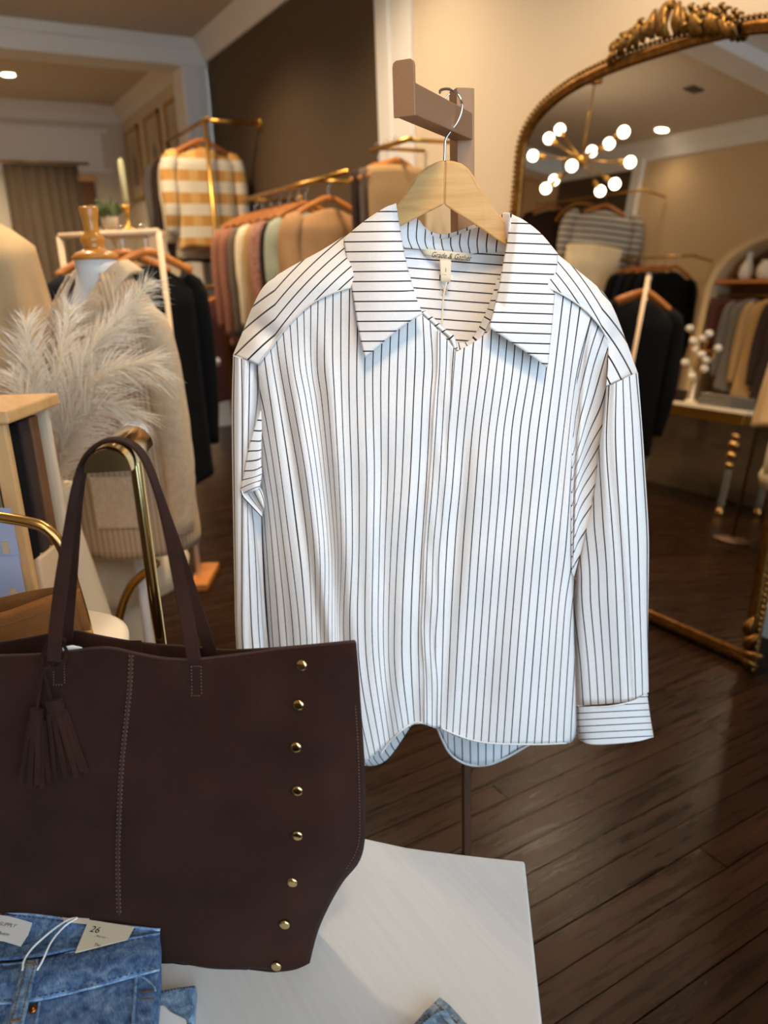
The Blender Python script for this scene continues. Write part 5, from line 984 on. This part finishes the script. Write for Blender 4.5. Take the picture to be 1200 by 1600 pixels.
orn_scroll([(1063, 4), (1054, 8), (1047, 22), (1044, 36), (1047, 46), (1053, 52)], .020); orn_scroll([(1035, 40), (1028, 46), (1020, 48), (1018, 40), (1024, 34)], .014); orn_scroll([(1080, 44), (1075, 36), (1079, 28), (1088, 30)], .012); orn_scroll([(1000, 62), (994, 54), (999, 46), (1008, 48)], .013); orn_scroll([(1120, 42), (1114, 34), (1120, 26), (1128, 30)], .012); orn_scroll([(972, 80), (966, 74), (970, 66), (978, 68)], .011)
for (x, y, a, L) in [(962, 86, 2.5, .10), (970, 78, 2.0, .10), (982, 72, 1.9, .12), (992, 66, 2.3, .12), (1005, 60, 1.7, .14), (1015, 52, 2.0, .12), (1030, 46, 1.6, .14), (1040, 42, 1.9, .16), (1052, 46, 1.4, .14), (1070, 40, 1.5, .16), (1084, 38, 1.3, .14), (1096, 42, 1.6, .14), (1108, 40, 1.2, .14), (1122, 40, 1.5, .13), (1134, 38, 1.2, .13), (1146, 42, 1.4, .12), (1156, 42, 1.0, .11), (1163, 42, 1.3, .09)]:
    w_, h_ = m_px(x, y); orn_leaf(w_, h_-.025, a, L*.66, L*.125)
orn_rose(1092, 24, .045); orn_rose(1116, 22, .04); orn_rose(1014, 42, .036); orn_rose(985, 62, .032); orn_rose(1140, 18, .032); orn_rose(1160, 26, .030)
# scrolled feet
for wv, sg in ((.03, -1), (MW-.03, 1)):
    for k, (dw, dh, a, L) in enumerate([(0, .03, 0.3, .10), (0, .06, .9, .10), (0, .02, -.2, .08), (.02, .10, 1.3, .10)]): orn_leaf(wv+sg*-.01, .02+dh, a if sg > 0 else math.pi-a, L*.75, .016, m='gold_old')
# ================================================================== what the mirror shows: the other side of the shop
# chandelier
cz = RZ(930, 125, HC); hub = RT(912, 252, 1); 
p_, d_ = refl(912, 252); t0 = ((cz[0]-p_[0])*d_[0]+(cz[1]-p_[1])*d_[1])/(d_[0]**2+d_[1]**2); hub = p_+d_*t0
cz = np.array([hub[0], hub[1], HC])
cl = thing('chandelier', hub, 'branching gold chandelier with round bulbs seen in the mirror', 'chandelier')
MB().tube([hub, cz], .006, 8).build('stem', 'brass', cl); MB().lathe([(.06, -.02), (.06, 0)], cz, seg=20).build('canopy', 'brass', cl); MB().ball(hub, .045, 14, 8).build('hub', 'brass', cl)
bul = [(878, 203), (861, 217), (836, 244), (978, 207), (955, 225), (928, 237), (988, 254), (964, 288), (941, 299), (897, 260), (869, 282), (856, 295)]
dts = [.25, .0, -.2, -.2, .15, .40, .0, .1, .3, -.45, .2, -.1]
for (x, y), dt in zip(bul, dts):
    q = RT(x, y, t0+dt*.8); v = q-hub; L = np.linalg.norm(v); v /= L
    ar = MB().tube([hub, hub+v*(L-.07)], .006, 8).build('arm', 'brass', cl); MB().tube([hub+v*(L-.10), hub+v*(L-.04)], .020, 10).build('socket', 'brass', ar); MB().ball(q, .043, 16, 10).build('bulb', 'bulb', ar)
# rack of black garments on the left wall
ZK = 2.16; Xk = XL+.28; y0k, y1k = RX(1068, 410, Xk)[1], RX(1003, 410, Xk)[1]
zk = RX(1035, 402, Xk)[2]
br = thing('wall_rail', (Xk, (y0k+y1k)/2, zk), 'brass wall rail of black trousers seen in the mirror', 'clothes rail'); MB().tube([(Xk, y0k-.15, zk), (Xk, y1k+.3, zk)], .012, 10).build('rail', 'brass', br)
for yy in (y0k-.1, y1k+.25): MB().tube([(Xk, yy, zk), (XL, yy, zk)], .010, 8).build('wall_arm', 'brass', br)
for i in range(5):
    yy = y0k+.06+(y1k-y0k-.1)*i/3.2; lb = ['nearest black top on the mirrored wall rail', 'second black top on the mirrored wall rail', 'third black top on the mirrored wall rail', 'fourth black top on the mirrored wall rail', 'farthest black top on the mirrored wall rail'][i]
    garment('black_top', lb, 'clothing', (Xk, yy, zk-.14), .2, .44, .92, 'black_cloth' if i % 2 == 0 else 'navy_cloth', depth=.12, seed=110+i, sleeves=True, slen=.8, group='black tops on the mirrored rail')
    hanger('wooden hanger of the %s' % lb, (Xk, yy, zk-.10), .2, .40, group='hangers on the mirrored rail')
# dark corner: gold arch rack, knit and cream trousers
Xd = XL+.35
pa = RX(905, 345, Xd); za = pa[2]; ga = thing('gold_arch_rack', (Xd, pa[1], 0), 'gold arched clothes rack against the dark wall seen in the mirror', 'clothes rack')
ya = pa[1]; rad = .42
for s_, rr in ((0, rad),):
    MB().tube([(Xd, ya-rr, .01)]+[(Xd, ya-rr*math.cos(a), za-.25+rr*math.sin(a)) for a in np.linspace(0, math.pi, 24)]+[(Xd, ya+rr, .01)], .028, 10).build('arch', 'gold', ga)
MB().tube([(Xd, ya-rad, za-.25), (Xd, ya+rad, za-.25)], .014, 8).build('rail', 'gold', ga)
q = RX(948, 330, Xd); garment('striped_knit', 'grey striped knit top hanging in the dark corner of the mirror', 'clothing', (Xd, q[1], q[2]), .7, .62, .72, 'knit_stripe', depth=.2, seed=130, slen=.5)
hanger('wooden hanger of the grey striped knit', (Xd, q[1], q[2]+.045), .7, .42)
q2 = RX(940, 385, Xd+.05); garment('trousers', 'cream wide trousers under the striped knit in the mirror', 'clothing', (Xd+.12, q2[1], q2[2]), .7, .55, 1.2, 'cream_cloth', depth=.2, sleeves=False, pants=True, seed=131)
q3 = RX(865, 330, Xd); garment('dark_top', 'dark brown top at the left edge of the mirror view', 'clothing', (Xd, q3[1], q3[2]), .7, .5, .9, 'brown_dark', depth=.2, seed=132); hanger('orange hanger of the dark brown top in the mirror', (Xd, q3[1], q3[2]+.045), .7, .42)
hr = thing('wall_rail', (Xd, q[1], q[2]+.16), 'thin brass rail over the striped knit in the dark corner', 'clothes rail'); MB().tube([(Xd, q[1]-.5, q[2]+.155), (Xd, YB-.02, q[2]+.155)], .011, 8).build('rail', 'brass', hr); MB().tube([(Xd, q[1]-.45, q[2]+.155), (XL+.03, q[1]-.45, q[2]+.155)], .010, 8).build('wall_arm', 'brass', hr)
# arched display cabinet on the left wall
Yc, hwc = 4.00, .62; zsp, ztp = 1.80, 2.24; dpt = .28
ac = thing('arched_cabinet', (XL+dpt/2, Yc, .84), 'arched wall cabinet with wooden shelves seen at the right of the mirror', 'cabinet')
def arc(hw, zs, zt, n=20): return [(Yc-hw, .84)]+[(Yc-hw*math.cos(a), zs+(zt-zs)*math.sin(a)) for a in np.linspace(0, math.pi, n)]+[(Yc+hw, .84)]
out, inn_ = arc(hwc+.06, zsp, ztp+.06), arc(hwc, zsp, ztp); G = []
n = len(out); V = []; Fc = []
for (a, b), (c, d) in zip(out, inn_): V += [(XL, a, b), (XL+dpt, a, b), (XL+dpt, c, d), (XL+.02, c, d)]
for i in range(n-1): o_ = i*4; Fc += [(o_+k, o_+(k+1) % 4, o_+4+(k+1) % 4, o_+4+k) for k in range(4)]
MB().add(V, Fc).build('surround', 'wall_tan_trim', ac, smooth=False); MB().prism([(XL+.003, a, b) for a, b in inn_], (.015, 0, 0)).build('back_panel', 'wood_brown', ac, smooth=False)
for z in (1.30, 1.90): MB().box2((XL+.018, Yc-hwc+.01, z-.03), (XL+dpt-.02, Yc+hwc-.01, z)).build('shelf_board', 'wood_orange', ac, smooth=False)
for (yy, z, lb, prof_, m) in [(Yc+.40, 1.90, 'white tapered vase on the upper shelf of the arched cabinet', [(.03, 0), (.06, .05), (.055, .12), (.025, .2), (.035, .24)], 'flower_white'), (Yc+.22, 1.90, 'cream round jar on the upper shelf of the arched cabinet', [(.04, 0), (.07, .05), (.07, .11), (.04, .16), (.045, .17)], 'marble'), (Yc-.15, 1.90, 'small brass bowl on the upper shelf of the arched cabinet', [(.03, 0), (.06, .03), (.09, .08), (.08, .08)], 'brass')]:
    tag(MB().lathe(prof_, (XL+.15, yy, z), seg=20).build('vase' if 'vase' in lb else 'jar' if 'jar' in lb else 'bowl', m), lb, 'vase' if 'vase' in lb else 'jar' if 'jar' in lb else 'bowl')
hr = thing('cabinet_rail', (XL+.2, Yc, 1.78), 'brass rail under the upper shelf of the arched cabinet', 'clothes rail'); MB().tube([(XL+.17, Yc-hwc, 1.78), (XL+.17, Yc+hwc, 1.78)], .01, 8).build('rail', 'brass', hr)
for i, (yy, m, W, L, lb) in enumerate([(Yc+.45, 'burgundy', .36, .42, 'dark burgundy knit folded over the rail of the arched cabinet'), (Yc+.24, 'grey_cloth', .40, .8, 'grey jacket in the arched cabinet beside the burgundy knit'), (Yc+.06, 'tan_cloth', .4, .85, 'tan jacket in the arched cabinet behind the grey jacket'), (Yc-.12, 'brown_dark', .4, .85, 'dark brown coat at the near side of the arched cabinet')]):
    garment('jacket' if i else 'knit', lb, 'clothing', (XL+.20, yy, 1.75), .9, W*.85, L, m, depth=.12, seed=140+i, sleeves=i > 0, pants=i == 0)
# console table with glass and brass legs
TX0, TX1, TY0, TY1, TH_ = -1.16, -.60, 3.55, 4.85, .82
ct = thing('console_table', ((TX0+TX1)/2, (TY0+TY1)/2, 0), 'console table with glass and brass ball legs seen in the mirror', 'table')
MB().box2((TX0-.03, TY0-.03, TH_-.03), (TX1+.03, TY1+.03, TH_)).build('table_top', 'marble', ct, smooth=False, bevel=.004); MB().box2((TX0, TY0, TH_-.11), (TX1, TY1, TH_-.03)).build('apron', 'brass', ct, smooth=False, bevel=.004)
for x in (TX0+.03, TX1-.03):
    for y in (TY0+.05, TY1-.05):
        lg = MB().lathe([(.022, .06), (.026, .10), (.022, .34), (.026, .36)], (x, y, 0), seg=16).build('leg', 'glass_leg', ct)
        for z, r in ((.40, .036), (.475, .042), (.555, .048), (.62, .036)): MB().ball((x, y, z), (r, r, r*.85), 14, 8).build('leg_ball', 'gold', lg)
        MB().lathe([(.03, 0), (.034, .02), (.03, .05), (.02, .065)], (x, y, 0), seg=16).build('leg_foot', 'gold', lg)
xm = (TX0+TX1)/2
jt = thing('flower_stand', (xm, 4.25, TH_), 'tall stem of white blossoms on the mirrored console table', 'flowers'); MB().lathe([(.05, 0), (.05, .02), (.012, .03), (.012, .18), (.02, .2)], (xm, 4.25, TH_), seg=16).build('base', 'marble', jt)
for k in range(12):
    a = k*2.4; e = arr((xm+.10*math.cos(a)*(.5+.5*(k % 3)/2), 4.25+.14*math.sin(a)*(.5+.5*(k % 2)), TH_+.22+.035*k)); MB().tube([(xm, 4.25, TH_+.15), e], .003, 5).build('stem', 'brass', jt); MB().ball(e, (.036, .036, .03), 10, 6).build('blossom', 'flower_white', jt)
for i, (y, m, lb, w_, h_) in enumerate([(4.62, 'brown_dark', 'folded dark brown sweater on the mirrored console table', .40, .10), (3.92, 'grey_cloth', 'folded grey sweater on the mirrored console table', .30, .10)]):
    t = thing('folded_sweater', (xm, y, TH_), lb, 'clothing', 'folded knits on the console'); 
    for k in range(3): MB().box2((xm-.17, y-w_/2, TH_+h_/3*k), (xm+.17, y+w_/2-.01*k, TH_+h_/3*(k+1)-.002)).build('fold', m, t, smooth=False, bevel=.012)
tag(MB().lathe([(.04, 0), (.055, .03), (.05, .07), (.03, .09), (.03, .10)], (xm+.1, 4.02, TH_), seg=18).build('jar', 'flower_white'), 'white lidded jar on the mirrored console table', 'jar')
tag(MB().lathe([(.03, 0), (.04, .02), (.04, .06), (.02, .07), (.012, .11)], (xm+.16, 4.42, TH_), seg=18).build('bottle', 'marble'), 'small cream bottle on the mirrored console table', 'bottle')
